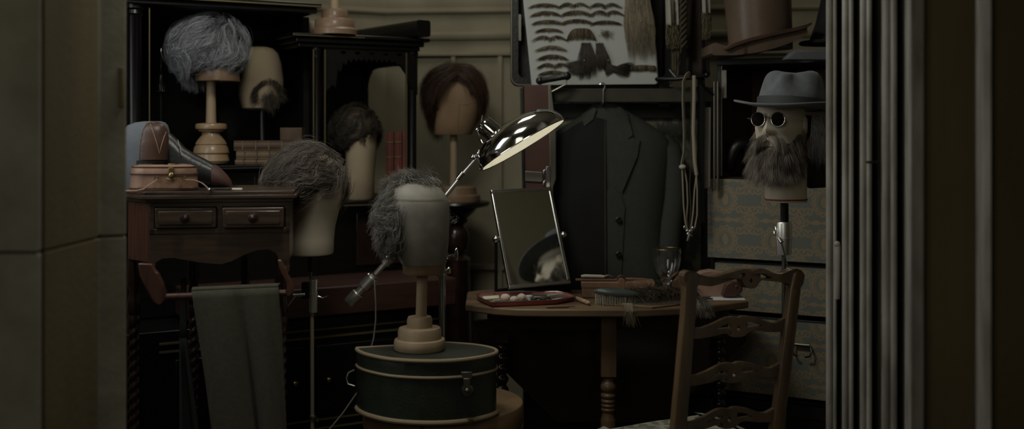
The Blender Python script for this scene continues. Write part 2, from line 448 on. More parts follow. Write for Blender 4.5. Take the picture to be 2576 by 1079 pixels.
def loft_y(rows, Y, x, y, p=2.2):
    """depth of the front of a headloft at a pixel"""
    rr_ = sorted(rows, key=lambda r: r[0])
    for a, b in zip(rr_, rr_[1:]):
        if a[0] <= y <= b[0]:
            t = (y - a[0]) / max(1e-6, b[0] - a[0]); cx = a[1] + (b[1] - a[1]) * t; rx = a[2] + (b[2] - a[2]) * t; ry = a[3] + (b[3] - a[3]) * t
            q = min(.985, abs((x - cx) / max(rx, .1))); return Y - ry * (1 - q ** p) ** (1 / p)
    return Y
def skin(rows, Y, pts, e, th, p=2.2):
    """a panel lying on a headloft: outline in pixels, raised by e, thickness th"""
    xs = [q[0] for q in pts]; ys = [q[1] for q in pts]
    o = []
    for a, b in zip(pts, pts[1:] + pts[:1]):
        n = max(1, int(math.hypot(b[0] - a[0], b[1] - a[1]) / 5))
        for i in range(n): o.append((a[0] + (b[0] - a[0]) * i / n, a[1] + (b[1] - a[1]) * i / n))
    # grid fill inside the outline
    def inside(x, y):
        c = False
        for (x1, y1), (x2, y2) in zip(pts, pts[1:] + pts[:1]):
            if (y1 > y) != (y2 > y) and x < (x2 - x1) * (y - y1) / (y2 - y1) + x1: c = not c
        return c
    import bmesh
    from mathutils.geometry import delaunay_2d_cdt
    g = [V((x, y)) for x, y in o]; n0 = len(g)
    x = min(xs)
    while x < max(xs):
        y = min(ys)
        while y < max(ys):
            if inside(x, y) and min((abs(x - a[0]) + abs(y - a[1])) for a in o) > 4: g.append(V((x, y)))
            y += 7
        x += 7
    vs, ed, fs, *_ = delaunay_2d_cdt(g, [], [list(range(n0))], 1, 1e-4)
    mb = MB(); n = len(vs); front = []; back = []
    for v in vs:
        d = loft_y(rows, Y, v.x, v.y, p) - e; q = W(v.x, v.y, d); front.append(q); back.append(W(v.x, v.y, d + th))
    from collections import Counter
    edges = Counter()
    for f in fs:
        for i in range(len(f)): edges[tuple(sorted((f[i], f[(i + 1) % len(f)])))] += 1
    F_ = [tuple(f) for f in fs] + [tuple(i + n for i in reversed(f)) for f in fs] + [(a, b, b + n, a + n) for (a, b), c in edges.items() if c == 1]
    return mb.add(front + back, F_)
# ================================================================ THE SETTING
def PXX(px, Y): return (px - HX) / F * Y
def quadwall(name, a, b, z0, z1, th, m):
    """vertical wall slab from plan point a to b, thickness to the left of a->b"""
    a, b = V(a), V(b); d = (b - a).normalized(); nrm = V((-d.y, d.x)) * th
    mb = MB().plan([(a.x, a.y), (b.x, b.y), (b.x + nrm.x, b.y + nrm.y), (a.x + nrm.x, a.y + nrm.y)], z0, z1)
    return struct(mb.build(name, m, smooth=False))
struct(MB().box((0, 2.4, -.05), (7.6, 7.2, .1)).build('floor', M['floor'], smooth=False))
CX, CY = PXX(970, 4.98), 4.98                                   # room corner behind the cabinet
wl = (CX - 2.6, CY - 1.5)
wall_l = quadwall('wall_left', wl, (CX, CY), 0, 2.9, .1, M['panel'])
RX, RY = 1.85, 4.72
wall_b = quadwall('wall_back', (CX, CY), (RX, RY), 0, 2.9, .1, M['panel'])
wall_r = quadwall('wall_right', (RX, RY), (1.80, 3.02), 0, 2.9, .1, M['plaster'])
wall_s = quadwall('wall_side', (-3.15, 2.62), (CX - 2.6, CY - 1.5), 0, 2.9, .1, M['panel'])
struct(MB().plan([(-3.3, 2.3), (2.2, 1.9), (2.2, 5.2), (-3.3, 5.2)], 2.9, 3.0).build('ceiling', M['plaster'], smooth=False))
quadwall('wall_front', (1.86, 3.05), (.99, 3.05), 0, 2.9, .1, M['plaster'])
# moulded bands of the panelling: small roll mouldings and stiles running along both back walls
def band(wall, a, b, z, h, d):
    a, b = V((a[0], a[1], z)), V((b[0], b[1], z)); u = (b - a).normalized(); n = V((u.y, -u.x, 0))
    mb = MB(); prof = [(0, -h / 2), (d * .6, -h / 2), (d, -h * .2), (d, h * .25), (d * .45, h / 2), (0, h / 2)]
    mb.loft([[p + n * q + V((0, 0, w)) for q, w in prof] for p in (a, b)])
    return mb
mb = MB()
for z, h in ((2.02, .05), (1.885, .10), (1.835, .03), (1.722, .035), (1.64, .022)):
    q = band(wall_l, wl, (CX, CY), z, h, .022); mb.add(q.v, q.f)
struct(mb.build('trim_1', M['panel']))
mb = MB()
for z, h in ((2.02, .05), (1.885, .10), (1.835, .03), (1.722, .035), (1.64, .022)):
    q = band(wall_b, (CX, CY), (RX, RY), z, h, .022); mb.add(q.v, q.f)
struct(mb.build('trim_2', M['panel']))
mb = MB()
for t in (.31, .52, .78, 1.2):
    p = V((CX, CY, 0)).lerp(V((RX, RY, 0)), t / 2.45)
    mb.box((p.x, p.y - .008, .82), (.018, .03, 1.62))
mb.box((V((CX, CY, 0)).lerp(V((RX, RY, 0)), .5).x, V((CX, CY, 0)).lerp(V((RX, RY, 0)), .5).y - .008, .70), ((RX - CX) * .98, .03, .02), rot('Z', math.atan2(RY - CY, RX - CX)))
struct(mb.build('trim_3', M['panel']))
# doorway, left: stepped stone jamb in two courses with a bed joint
def pxplan(pts): return [(PXX(p, Y), Y) for p, Y in pts]
lj = [(-260, 2.10), (99, 2.10), (104, 2.13), (240, 2.40), (252, 2.42), (318, 2.45)]
def jamb(pts, back, z0, z1): return MB().plan(pxplan(pts) + back, z0, z1)
jl = MB()
for z0, z1 in ((0, 1.068), (1.072, 2.9)):
    q = jamb(lj, [(PXX(300, 2.56), 2.56), (-1.9, 2.56)], z0, z1); jl.add(q.v, q.f)
q = MB().plan(pxplan([(-250, 2.14), (97, 2.14), (240, 2.425), (315, 2.465)]) + [(PXX(296, 2.55), 2.55), (-1.88, 2.55)], 1.06, 1.08); jl.add(q.v, q.f)
jamb_l = struct(jl.build('wall_front_left', M['stone'], bevel=.004, smooth=False))
# darker dressed stone facing on the splay of the jamb
def shift(pts, e): return [(PXX(p, Y) + e * .75, Y - e * .5) for p, Y in pts]
sp = [(107, 2.136), (243, 2.402)]
q = MB().plan(pxplan(sp) + list(reversed(shift(sp, .006))), 0, 1.068)
q2 = MB().plan(pxplan(sp) + list(reversed(shift(sp, .006))), 1.072, 2.9); q.add(q2.v, q2.f)
struct(q.build('trim_4', M['brown_stone'], bevel=.002, smooth=False))
# wrought strap let into the reveal
struct(MB().box((PXX(305, 2.445), 2.443, 1.30 + 110 / F * 2.445), (.011, .008, .088)).build('trim_5', M['brown_stone'], bevel=.002))
# doorway, right: a compound moulding of shafts, hollows and fillets stepping towards the viewer
prof = []
def shaft(pc, Y, rp, dx=0):
    c = (PXX(pc, Y), Y); r = rp / F * Y
    for k in range(9):
        a = PI * (1.12 - k * (1.24 / 8))
        prof.append((c[0] + r * math.cos(a), c[1] - r * .95 * math.sin(a)))
prof += [(PXX(2078, 3.01), 3.01)]
clusters = [((2087, 2.96, 9), (2101, 2.94, 4)), ((2127, 2.84, 8), (2142, 2.82, 5)), ((2172, 2.72, 8), (2187, 2.70, 6)), ((2231, 2.57, 10), (2249, 2.545, 7))]
for i, cl in enumerate(clusters):
    for s_ in cl: shaft(*s_)
    pc, Y, rp = cl[-1]; nx = clusters[i + 1][0] if i < 3 else (2296, 2.36, 9)
    prof += [(PXX(pc + rp + 1, Y), Y + .015), (PXX(pc + rp + 1, Y + .13), Y + .13), (PXX(nx[0] - nx[2] - 1, nx[1] + .11), nx[1] + .11)]
prof += [(PXX(2287, 2.36), 2.36), (PXX(2292, 2.33), 2.33), (PXX(2322, 2.33), 2.33), (PXX(2326, 2.335), 2.345)]
prof += [(PXX(2332, 2.37), 2.38), (PXX(2380, 2.37), 2.375), (PXX(2452, 2.33), 2.335), (PXX(2456, 2.28), 2.27), (PXX(2459, 2.16), 2.13), (PXX(2487, 2.13), 2.12), (PXX(2492, 2.13), 2.15), (PXX(2640, 2.13), 2.16)]
right_end = [(PXX(2640, 2.13), 3.05), (PXX(2082, 3.05), 3.05)]
jamb_r = struct(MB().plan(prof + right_end, 0, 2.9).build('wall_front_right', M['moulding'], angle=.5))
def facing(name, pts, e, m):
    p = [(PXX(a, Y), Y) for a, Y in pts]
    struct(MB().plan(p + [(x - e * .15, y - e) for x, y in reversed(p)], 0, 2.9).build(name, m, smooth=False))
facing('trim_6', [(2328, 2.376), (2380, 2.374), (2453, 2.334)], .004, M['brown_stone'])
facing('trim_7', [(2489, 2.146), (2638, 2.158)], .004, M['brown_stone'])
# chips and a broken length of the small roll
struct(MB().tube([W(2108, 618, 2.90), W(2107, 690, 2.90), W(2106, 752, 2.90)], .007, 8).ball(W(2106, 614, 2.90), (.008, .008, .008), 10, 8).build('trim_8', M['moulding']))
struct(MB().box(W(2196, 408, 2.655), (.032, .012, .006)).build('trim_9', M['blackmetal'], bevel=.002))

# ================================================================ BLACK CABINET AGAINST THE LEFT WALL
A30 = math.radians(30)
def C(s, v, z): return V((-1.29 + .866 * s - .5 * v, 3.75 + .5 * s + .866 * v, z))
RC = rot('Z', A30)
def cbox(s0, s1, v0, v1, z0, z1, mb=None):
    return (mb or MB()).box(C((s0 + s1) / 2, (v0 + v1) / 2, (z0 + z1) / 2), (s1 - s0, v1 - v0, z1 - z0), RC)
cab = thing('ebonised_cabinet', 'tall black ebonised cabinet with open shelves, gilt lines and a fretwork arch', 'cabinet', C(.5, .2, 0), A30)
B = M['ebony']
mb = cbox(-.06, 1.08, -.22, .55, .08, .655); cbox(-.03, 1.05, -.19, .55, 0, .08, mb); mb.build('lower_carcass', B, cab, bevel=.004)
g = MB()
for z in (.612, .585): cbox(.05, 1.07, -.232, -.219, z, z + .006, g)
for z in (.27, .30): cbox(.05, 1.07, -.230, -.219, z, z + .004, g)
g.build('gilt_line', M['gilt'], cab)
for s in (.10, .58):
    d = cbox(s, s + .44, -.229, -.218, .325, .56).build('door', B, cab, bevel=.004)
    MB().ball(C(s + (.40 if s < .3 else .04), -.24, .44), .011, 12, 8).build('knob', M['brass'], d)
cbox(.16, 1.10, -.27, .05, .665, .765).build('ledge', M['ledge'], cab, bevel=.006)
mb = cbox(-.06, 1.07, .52, .55, .655, 1.64); cbox(-.06, .66, .50, .53, 1.16, 1.76, mb); mb.build('back_panel', B, cab)
mb = cbox(-.06, .68, .03, .52, .66, 1.155); cbox(.68, 1.06, .06, .52, .66, 1.015, mb); mb.build('middle_carcass', B, cab, bevel=.003)
cbox(.84, 1.03, .05, .062, .79, .995).build('door_panel', M['darkwood'], cab, bevel=.003)
mb = cbox(-.08, .685, -.01, .52, 1.157, 1.18); cbox(-.08, .685, -.018, 0, 1.163, 1.172, mb); mb.build('shelf', B, cab, bevel=.004)
mb = cbox(.685, 1.09, .0, .55, 1.015, 1.04); mb.build('shelf', B, cab, bevel=.004)
mb = cbox(.685, 1.085, -.012, .001, 1.022, 1.026).build('gilt_line', M['gilt'], cab)
mb = cbox(-.09, .665, -.05, .55, 1.747, 1.764); cbox(-.07, .655, -.03, .55, 1.728, 1.747, mb); mb.build('cornice', B, cab, bevel=.004)
cbox(-.09, .665, -.054, -.049, 1.749, 1.754).build('gilt_line', M['gilt'], cab)
mb = cbox(.555, 1.10, -.05, .56, 1.640, 1.655); cbox(.575, 1.085, -.03, .55, 1.622, 1.640, mb); cbox(.59, 1.075, -.012, .55, 1.606, 1.622, mb); mb.build('cornice', B, cab, bevel=.004)
cbox(.555, .83, -.053, -.049, 1.644, 1.647).build('gilt_line', M['gilt'], cab)
cbox(-.07, -.045, .02, .54, 1.18, 1.73).build('side_panel', B, cab)
cbox(.657, .68, .13, .54, 1.04, 1.73).build('side_panel', B, cab)
def column(s, v, z0, z1, r):
    mb = MB(); c = C(s, v, z0); h = z1 - z0
    mb.lathe([(0, 0), (r * 1.35, 0), (r * 1.35, .012), (r * 1.1, .018), (r * 1.2, .03), (r, .04), (r, h - .04), (r * 1.2, h - .03), (r * 1.1, h - .018), (r * 1.35, h - .012), (r * 1.35, h), (0, h)], c, 24, rf=lambda a, z: 1 - .045 * (.5 + .5 * math.cos(a * 2 * PI * 10)) if .03 < z < h - .03 else 1)
    o = mb.build('column', B, cab)
    return o
column(.018, .02, 1.18, 1.728, .027)
column(.668, .012, 1.18, 1.606, .013)
column(1.055, .02, 1.04, 1.606, .018)
g = MB()
for s, z0, z1 in ((-.028, 1.18, 1.72), (.066, 1.18, 1.72), (.650, 1.06, 1.60), (.694, 1.06, 1.60), (1.022, 1.06, 1.60)):
    cbox(s - .0018, s + .0018, -.004, .004, z0, z1, g)
g.build('gilt_edge', M['gilt'], cab)
# fretwork: front frieze and the scalloped arch of the open right end
def frieze(fn, L, th):
    pts = [(0, 1.606), (L, 1.606), (L, 1.44)]
    n = 15
    for i in range(n + 1):
        x = L - .035 - (L - .07) * i / n; t = (i / n - .5) * 2
        z = 1.572 - .10 * abs(t) ** 6
        pts += [(x + .011, z - .012), (x, z)]
    pts += [(0, 1.44)]
    holes = [[(L * f + .012 * math.cos(a), 1.592 + .006 * math.sin(a)) for a in [2 * PI * k / 8 for k in range(8)]] for f in (.2, .35, .5, .65, .8)]
    return MB().slab(pts, holes, fn, th)
frieze(lambda x, z, w: C(.69 + x, .0 + w, z), .38, .014).build('fretwork', B, cab, smooth=False)
frieze(lambda x, z, w: C(1.062 + w, .02 + x, z), .52, .012).build('fretwork', B, cab, smooth=False)
cbox(1.055, 1.075, .50, .53, 1.04, 1.606).build('rear_post', B, cab)

# things on its shelves -------------------------------------------------
def turned(prof, c, n=28): return MB().lathe(prof, c, n)
# grey wig on a wooden block with a turned stand
Yg = 3.97
c0 = W(531, 412, Yg); z0 = 1.181; c0.z = z0
k = Yg / F
ws = thing('wig_stand', 'turned wooden wig stand with a round wooden block under the grey wig', 'wig stand', c0)
def zz(py, Y): return CZ - (py - HY) / F * Y
def prpx(rows, Y, base): return [(r * Y / F, zz(py, Y) - base) for py, r in rows]
turned([(0, 0)] + prpx([(411, 40), (404, 45), (396, 43), (388, 41), (384, 44), (372, 42), (364, 37), (362, 39), (352, 33), (340, 23), (333, 22), (330, 31), (327, 32), (324, 38), (316, 39), (311, 36), (309, 14)], Yg, z0) + [(0, zz(308, Yg) - z0)], c0).build('base', M['pine'], ws)
turned([(0, zz(309, Yg) - z0)] + prpx([(309, 13), (204, 11)], Yg, z0) + [(0, zz(203, Yg) - z0)], c0, 18).build('pole', M['palewood'], ws)
blk = headloft([(205, 548, 53, .085), (203, 548, 54, .087), (170, 546, 51, .083), (140, 541, 46, .075), (100, 532, 44, .07), (62, 526, 36, .05), (45, 524, 18, .02)], Yg, p=2.1)
blk.build('wig_block', M['blockwood'], ws)
gw = thing('wig', 'thick wavy grey wig swept to the left on the wooden block', 'wig', W(524, 205, Yg))
gc = W(524, 124, Yg); gr = (.118, .11, .103)
def reg(d): return d.z > -.36 - 1.25 * max(0, -d.x - .2) or (d.y > .2 and d.z > -.6)
cap(gc, gr, reg, 'wig_cap', M['h_grey'], gw)
fl = lambda d: (-.8 + 1.2 * max(0, min(1, (d.x - .1) / .8)), -.3, -.55)
H = hair(gc, gr, reg, fl, 250, 40, .13, 11, .45, 9, .18, .2, .011, .70, 2, wave=.45, wfreq=.8, fuzz=.003)
H += hair(gc, gr, lambda d: d.x < -.35 and -.8 < d.z < .2, lambda d: (-.2, -.15, -1), 90, 28, .11, 11, .5, 11, .18, .5, .011, .75, 5, wave=.5, wfreq=.9, fuzz=.004, drop=.5)
H += hair(gc, gr, lambda d: d.y < -.2 and -.35 < d.z < .1 and d.x > -.4, lambda d: (.3, -.3, -.8), 60, 22, .06, 11, .9, 18, .16, .3, .009, .75, 6, wave=.6)
strands(H, .0005, 'hair', M['h_grey'], gw)
# pale canvas head with a goatee, deeper on the shelf
Yp = 4.19
pb = W(660, 275, Yp)
ph = thing('canvas_wig_block', 'tall pale canvas head behind the grey wig with a ring of beard on its chin', 'wig block', V((pb.x, pb.y, 1.181)))
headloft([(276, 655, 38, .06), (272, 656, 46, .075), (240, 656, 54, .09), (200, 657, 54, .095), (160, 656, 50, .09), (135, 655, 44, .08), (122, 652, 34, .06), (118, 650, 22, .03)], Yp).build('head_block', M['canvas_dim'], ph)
turned([(0, 0), (.048, 0), (.048, .015), (.02, .025), (.013, .04), (.013, .21), (0, .21)], V((pb.x, pb.y, 1.181)), 20).build('stand', M['ebony'], ph)
gt = thing('false_beard', 'dark goatee with a moustache ring pinned on the pale canvas head', 'false beard', W(676, 240, Yp - .1))
S = []
rr = random.Random(4)
for i in range(520):
    a = rr.uniform(-.5, PI + .5); q = rr.gauss(0, .09)
    x = 676 + math.cos(a) * 32 * (1 + q); y = 236 - math.sin(a) * 34 * (1 + q)
    ox = (x - 656) / 54.0
    yy = Yp - .092 * math.sqrt(max(0.05, 1 - min(.97, ox * ox))) - .004 - rr.random() * .006
    dx, dy = math.cos(a) * .3 + (.7 if x > 676 else -.7), .9
    L = rr.uniform(6, 15) * (.5 + .6 * abs(math.cos(a)))
    S.append([tuple(W(x + dx * L * t, y + dy * L * t, yy - .004 * math.sin(PI * t))) for t in (0, .33, .66, 1)])
for i in range(420):
    x = rr.gauss(682, 12); y = rr.gauss(250, 12); ox = (x - 656) / 54.0
    yy = Yp - .086 * math.sqrt(max(.05, 1 - min(.97, ox * ox))) - .006 - rr.random() * .006
    L = rr.uniform(8, 18)
    S.append([tuple(W(x + rr.gauss(0, 2) * t, y + L * t, yy - .003 * t)) for t in (0, .33, .66, 1)])
strands(S, .0007, 'hair', M['h_dark'], gt)
# glass scent bottle
bo = thing('glass_bottle', 'narrow clear glass bottle glinting in the dark beside the cabinet column', 'bottle', V((W(405, 232, 4.0).x, 4.0, 1.181)))
def bz(py): return zz(py, 4.0)
bb = V((W(405, 232, 4.0).x, 4.0, 0))
h0 = bz(232)
cbx = MB().lathe([(0, 1.181), (.022, 1.181), (.02, 1.19), (.006, 1.20), (.006, h0 - .004), (.03, h0), (.03, h0 + .004), (0, h0 + .004)], bb, 20); cbx.build('foot', M['ebony'], bo)
MB().lathe([(0, h0 + .005), (.012, h0 + .005), (.0135, h0 + .02), (.0135, bz(188)), (.006, bz(180)), (.004, bz(150)), (.0045, bz(132)), (0, bz(132))], bb, 18).build('bottle_body', M['glass'], bo)
MB().lathe([(0, bz(131)), (.006, bz(130)), (.005, bz(123)), (.002, bz(119)), (0, bz(119))], bb, 14).build('stopper', M['chrome_worn'], bo)

def book(label, c, dims, cover, group, spine='-y', rz=0, bands=5):
    """dims = length along the spine, thickness, depth; lies flat or stands with its spine to the viewer"""
    L, T, D = dims
    b = thing('book', label, 'book', c, rz, group)
    Mx = Matrix.Translation(V(c)) @ rot('Z', rz)
    if spine == 'flat':
        box = lambda c_, d_: MB().box(c_, d_)
        q = MB().box((0, .002, .0025), (L, D, .005)); q.box((0, .002, T - .0025), (L, D, .005))
        rings = [[V((x, -D / 2 + .006 - .007 * math.sin(PI * i / 8), .0 + T * i / 8)) for i in range(9)] + [V((x, -D / 2 + .012, T)), V((x, -D / 2 + .012, 0))] for x in (-L / 2, L / 2)]
        q.loft(rings); q.v = [tuple(Mx @ V(p)) for p in q.v]; q.build('cover', cover, b, bevel=.0012)
        q = MB().box((0, .006, T / 2), (L - .008, D - .016, T - .009)); q.v = [tuple(Mx @ V(p)) for p in q.v]; q.build('pages', M['pages'], b)
        for i in range(bands):
            q = MB().box((-L / 2 + L * (i + .7) / (bands + .4), -D / 2 - .0005, T / 2), (.004, .004, T * .92))
            q.v = [tuple(Mx @ V(p)) for p in q.v]; q.build('spine_band', M['gilt'] if cover != M['palebook'] else M['brownbook'], b)
    else:
        q = MB().box((-T / 2 + .0025, .002, L / 2), (.005, D, L)); q.box((T / 2 - .0025, .002, L / 2), (.005, D, L))
        rings = [[V((-T / 2 + T * i / 8, -D / 2 + .006 - .007 * math.sin(PI * i / 8), z)) for i in range(9)] + [V((T / 2, -D / 2 + .012, z)), V((-T / 2, -D / 2 + .012, z))] for z in (0, L)]
        q.loft(rings); q.v = [tuple(Mx @ V(p)) for p in q.v]; q.build('cover', cover, b, bevel=.0012)
        q = MB().box((0, .006, L / 2), (T - .009, D - .016, L - .008)); q.v = [tuple(Mx @ V(p)) for p in q.v]; q.build('pages', M['pages'], b)
        for i in range(bands):
            q = MB().box((0, -D / 2 - .0005, L * (i + .7) / (bands + .4)), (T * .9, .004, .004))
            q.v = [tuple(Mx @ V(p)) for p in q.v]; q.build('spine_band', M['gilt'], b)
    return b
Yb = 4.03; kb = Yb / F
def flat(label, x0, x1, y0, y1, cover, z):
    c = V((PXX((x0 + x1) / 2, Yb), Yb + .012, z)); T = (y1 - y0) * kb
    book(label, c, ((x1 - x0) * kb, T, .115), cover, None, 'flat', math.radians(4)); return z + T + .0008
z = 1.181
z = flat('thin pale book, lowest of the flat stack under the brown books', 597, 764, 400, 412, M['palebook'], z)
z = flat('pale bound book with dark bands lying second from the bottom of the flat stack', 600, 765, 379, 400, M['palebook'], z)
z = flat('long dark brown book lying on top of the pale books', 594, 767, 353, 378, M['brownbook'], z)
b = book('small brown book standing on its edge on top of the flat stack', V((PXX(734, Yb), Yb + .012, z)), (.046, .078, .06), M['brownbook'], None, 'up', 0, 0)
Yr = 4.41
for i, (x0, x1, y0, lab) in enumerate(((972, 992, 337, 'red cloth book with banded spine, left one of the three standing together'), (993, 1012, 336, 'red banded book standing in the middle of the three'), (1013, 1034, 336, 'plain faded red book standing at the right of the three by the cabinet post'))):
    h = (500 - y0) * Yr / F
    book(lab, V((PXX((x0 + x1) / 2, Yr), Yr + .0, 1.041)), (h, (x1 - x0 - 1.2) * Yr / F, .14), M['redbook'], None, 'up', math.radians(4), 4 if i < 2 else 0)
# curly dark wig on a canvas head, on the lower shelf
Yc = 4.24
cb = W(905, 498, Yc)
hd = thing('canvas_wig_block', 'canvas head under a short dark curly wig beside the red books', 'wig block', V((cb.x, cb.y, 1.041)))
rows = [(501, 905, 33, .06), (496, 905, 36, .065), (450, 905, 36, .07), (410, 907, 37, .075), (370, 908, 39, .08), (335, 906, 41, .085), (305, 902, 38, .075), (285, 896, 26, .05), (276, 894, 8, .02)]
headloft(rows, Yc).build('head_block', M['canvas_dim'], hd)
cw = thing('wig', 'short dark curly wig on the canvas head beside the red books', 'wig', W(893, 340, Yc))
cc = W(895, 330, Yc); cr = (.080, .092, .088)
def reg(d): return d.z > -.45 + .42 * d.x or (d.y > .3 and d.z > -.5)
cap(cc, cr, reg, 'wig_cap', M['h_dark'], cw)
strands(hair(cc, cr, reg, lambda d: (-.3, -.5, -.5), 300, 14, .05, 8, 1.2, 30, .16, .35, .007, .6, 11, wave=.8, wfreq=1.5), .0007, 'hair', M['h_dark'], cw)
# empty stand on top of the wing, tray behind it
Yt = 4.12
tb = W(842, 88, Yt); tb.z = 1.656
st = thing('wig_stand', 'stepped round wooden stand with a thin pole on top of the black cabinet', 'wig stand', tb)
turned([(0, 0), (56 * Yt / F, 0), (56 * Yt / F, .018), (52 * Yt / F, .024), (50 * Yt / F, .026), (50 * Yt / F, .05), (46 * Yt / F, .058), (33 * Yt / F, .060), (33 * Yt / F, .085), (29 * Yt / F, .094), (0, .096)], tb).build('base', M['blockwood'], st)
turned([(0, .094), (.017, .094), (.016, .40), (0, .40)], tb, 16).build('pole', M['palewood'], st)
sb = V((PXX(800, 4.3), 4.3, 1.656))
bw = MB().lathe([(0, 0), (.03, 0), (.03, .008), (.045, .03), (.056, .054), (.058, .064), (.053, .064), (.04, .03), (0, .012)], sb, 26).build('bowl', M['headpaint'])
tag(bw, 'small cream bowl half hidden behind the stepped stand on the cabinet', 'bowl')
e1, e0 = V((PXX(1066, 4.20), 4.20, 1.657)), V((PXX(893, 4.66), 4.66, 1.657))
u = (e0 - e1); L = u.length; u.normalize(); nn = V((-u.y, u.x, 0)) * -1
tr = thing('black_case', 'long black lacquered box lying across the top of the black cabinet', 'case', (e0 + e1) / 2, math.atan2(u.y, u.x))
Mt = Matrix.Translation((e0 + e1) / 2) @ rot('Z', math.atan2(u.y, u.x))
rp = [(.010 * math.cos(a) + sx * .02, .010 * math.sin(a) + sz) for sx, sz, a0 in ((1, .016, -90), (1, .058, 0), (-1, .058, 90), (-1, .016, 180)) for a in [math.radians(a0 + 30 * i) for i in range(4)]]
q = MB().slab([(a, b_) for a, b_ in rp], (), lambda a, b_, w: Mt @ V((w - L / 2, a, b_ - .006)), L); q.build('case_body', M['ebony'], tr)
q = MB()
for s_ in (-1, 1): q.box(Mt @ V((0, s_ * .0305, .050)), (L * .97, .0016, .0022), rot('Z', math.atan2(u.y, u.x)))
q.build('lid_line', M['steel'], tr)
# ================================================================ WASHSTAND WITH TOWEL RAIL, LEFT
A8 = math.radians(8)
OW = V((PXX(375, 3.0), 3.0, 0)); uw = V((math.cos(A8), math.sin(A8), 0)); vw = V((-math.sin(A8), math.cos(A8), 0))
RW_ = rot('Z', A8)
def S_(a, d, z): return OW + uw * a + vw * d + V((0, 0, z))
def sbox(a0, a1, d0, d1, z0, z1, mb=None): return (mb or MB()).box(S_((a0 + a1) / 2, (d0 + d1) / 2, (z0 + z1) / 2), (a1 - a0, d1 - d0, z1 - z0), RW_)
wsn = thing('washstand', 'small dark mahogany washstand with two drawers, twisted legs and a towel rail', 'washstand', S_(.18, .15, 0), A8)
WW = .372
zt = 1.137
mb = MB()
for (o, z0, z1) in ((.012, zt - .010, zt), (.018, zt - .020, zt - .010), (.006, zt - .030, zt - .020)):
    poly = [S_(-.078 - o, .11, 0), S_(-o, -o, 0), S_(WW + o, -o, 0), S_(WW + o, .20 + o, 0), S_(.275, .33 + o, 0), S_(-.078 - o, .33 + o, 0)]
    mb.plan([(p.x, p.y) for p in poly], z0, z1)
mb.build('top', M['mahogany_dark'], wsn, bevel=.002)
zb = .945
mb = MB(); pl = [S_(-.076, .11, 0), S_(0, .004, 0), S_(.012, .012, 0), S_(.012, .33, 0), S_(-.076, .33, 0)]
mb.plan([(p.x, p.y) for p in pl], zb, zt - .030); mb.build('side_panel', M['mahogany'], wsn, bevel=.002)
sbox(WW - .014, WW, .004, .19, zb, zt - .030).build('side_panel', M['mahogany'], wsn, bevel=.002)
mb = sbox(.010, WW - .012, .02, .19, 1.02, zt - .030); sbox(0, WW, .0, .022, 1.095, zt - .030, mb); sbox(0, WW, .0, .022, 1.022, 1.036, mb)
for a0, a1 in ((0, .014), (.179, .193), (WW - .012, WW)): sbox(a0, a1, 0, .022, 1.022, 1.10, mb)
mb.build('carcass', M['mahogany_dark'], wsn, bevel=.0015)
for a0, a1, out in ((.014, .179, 0), (.193, WW - .012, .016)):
    d = sbox(a0 + .002, a1 - .002, -.006 - out, .10, 1.038, 1.093).build('drawer', M['mahogany_dark'], wsn, bevel=.003, seg=3)
    sbox(a0 + .012, a1 - .012, -.0085 - out, -.004 - out, 1.047, 1.084).build('drawer_panel', M['mahogany_dark'], d, bevel=.002)
    kc = S_((a0 + a1) / 2, -.0085 - out, 1.066); Mk = RW_ @ rot('X', PI / 2)
    MB().lathe([(0, 0), (.006, 0), (.005, .006), (.011, .010), (.013, .016), (.010, .021), (0, .023)], kc, 18, Mk).build('knob', M['darkwood'], d)
# apron with scalloped lower edge
ap = [(.0, 1.022), (WW, 1.022), (WW, .915)]
for x, z in ((.350, .918), (.345, .945), (.335, .966), (.315, .977), (.285, .975), (.250, .962), (.215, .945), (.19, .938), (.165, .940), (.13, .944), (.10, .950), (.065, .957), (.035, .956), (.018, .946), (.012, .925)): ap.append((x, z))
ap.append((0, .915))
MB().slab(ap, (), lambda x, z, w: S_(x, .002 + w, z), .014).build('apron', M['mahogany_dark'], wsn, bevel=.0015, smooth=False)
# swept brackets carrying the rail
lb = [(346, 662), (382, 664), (386, 676), (392, 684), (397, 687), (399, 694), (408, 712), (416, 738), (415, 757), (406, 767), (394, 767), (384, 760), (374, 742), (362, 718), (350, 694)]
MB().pxprism(lb, 2.965, .02).build('bracket', M['mahogany'], wsn, bevel=.004, seg=3)
rb = [(697, 652), (708, 655), (712, 668), (719, 674), (722, 690), (731, 706), (737, 726), (735, 742), (726, 748), (717, 744), (716, 734), (721, 724), (718, 706), (708, 690), (701, 672)]
MB().pxprism(rb, 3.0, .02).build('bracket', M['mahogany'], wsn, bevel=.004, seg=3)
MB().tube([W(404, 747, 2.975), W(724, 736, 3.01)], .0095, 14).build('towel_rail', M['mahogany'], wsn)
def twist(c, z0, z1, r, mb, pitch=.03):
    n = int((z1 - z0) / .004)
    rings = []
    for i in range(n + 1):
        z = z0 + (z1 - z0) * i / n
        rings.append([V((c.x + r * (1 + .22 * math.cos(2 * (2 * PI * j / 16 - 2 * PI * z / (2 * pitch)))) * math.cos(2 * PI * j / 16), c.y + r * (1 + .22 * math.cos(2 * (2 * PI * j / 16 - 2 * PI * z / (2 * pitch)))) * math.sin(2 * PI * j / 16), z)) for j in range(16)])
    mb.loft(rings)
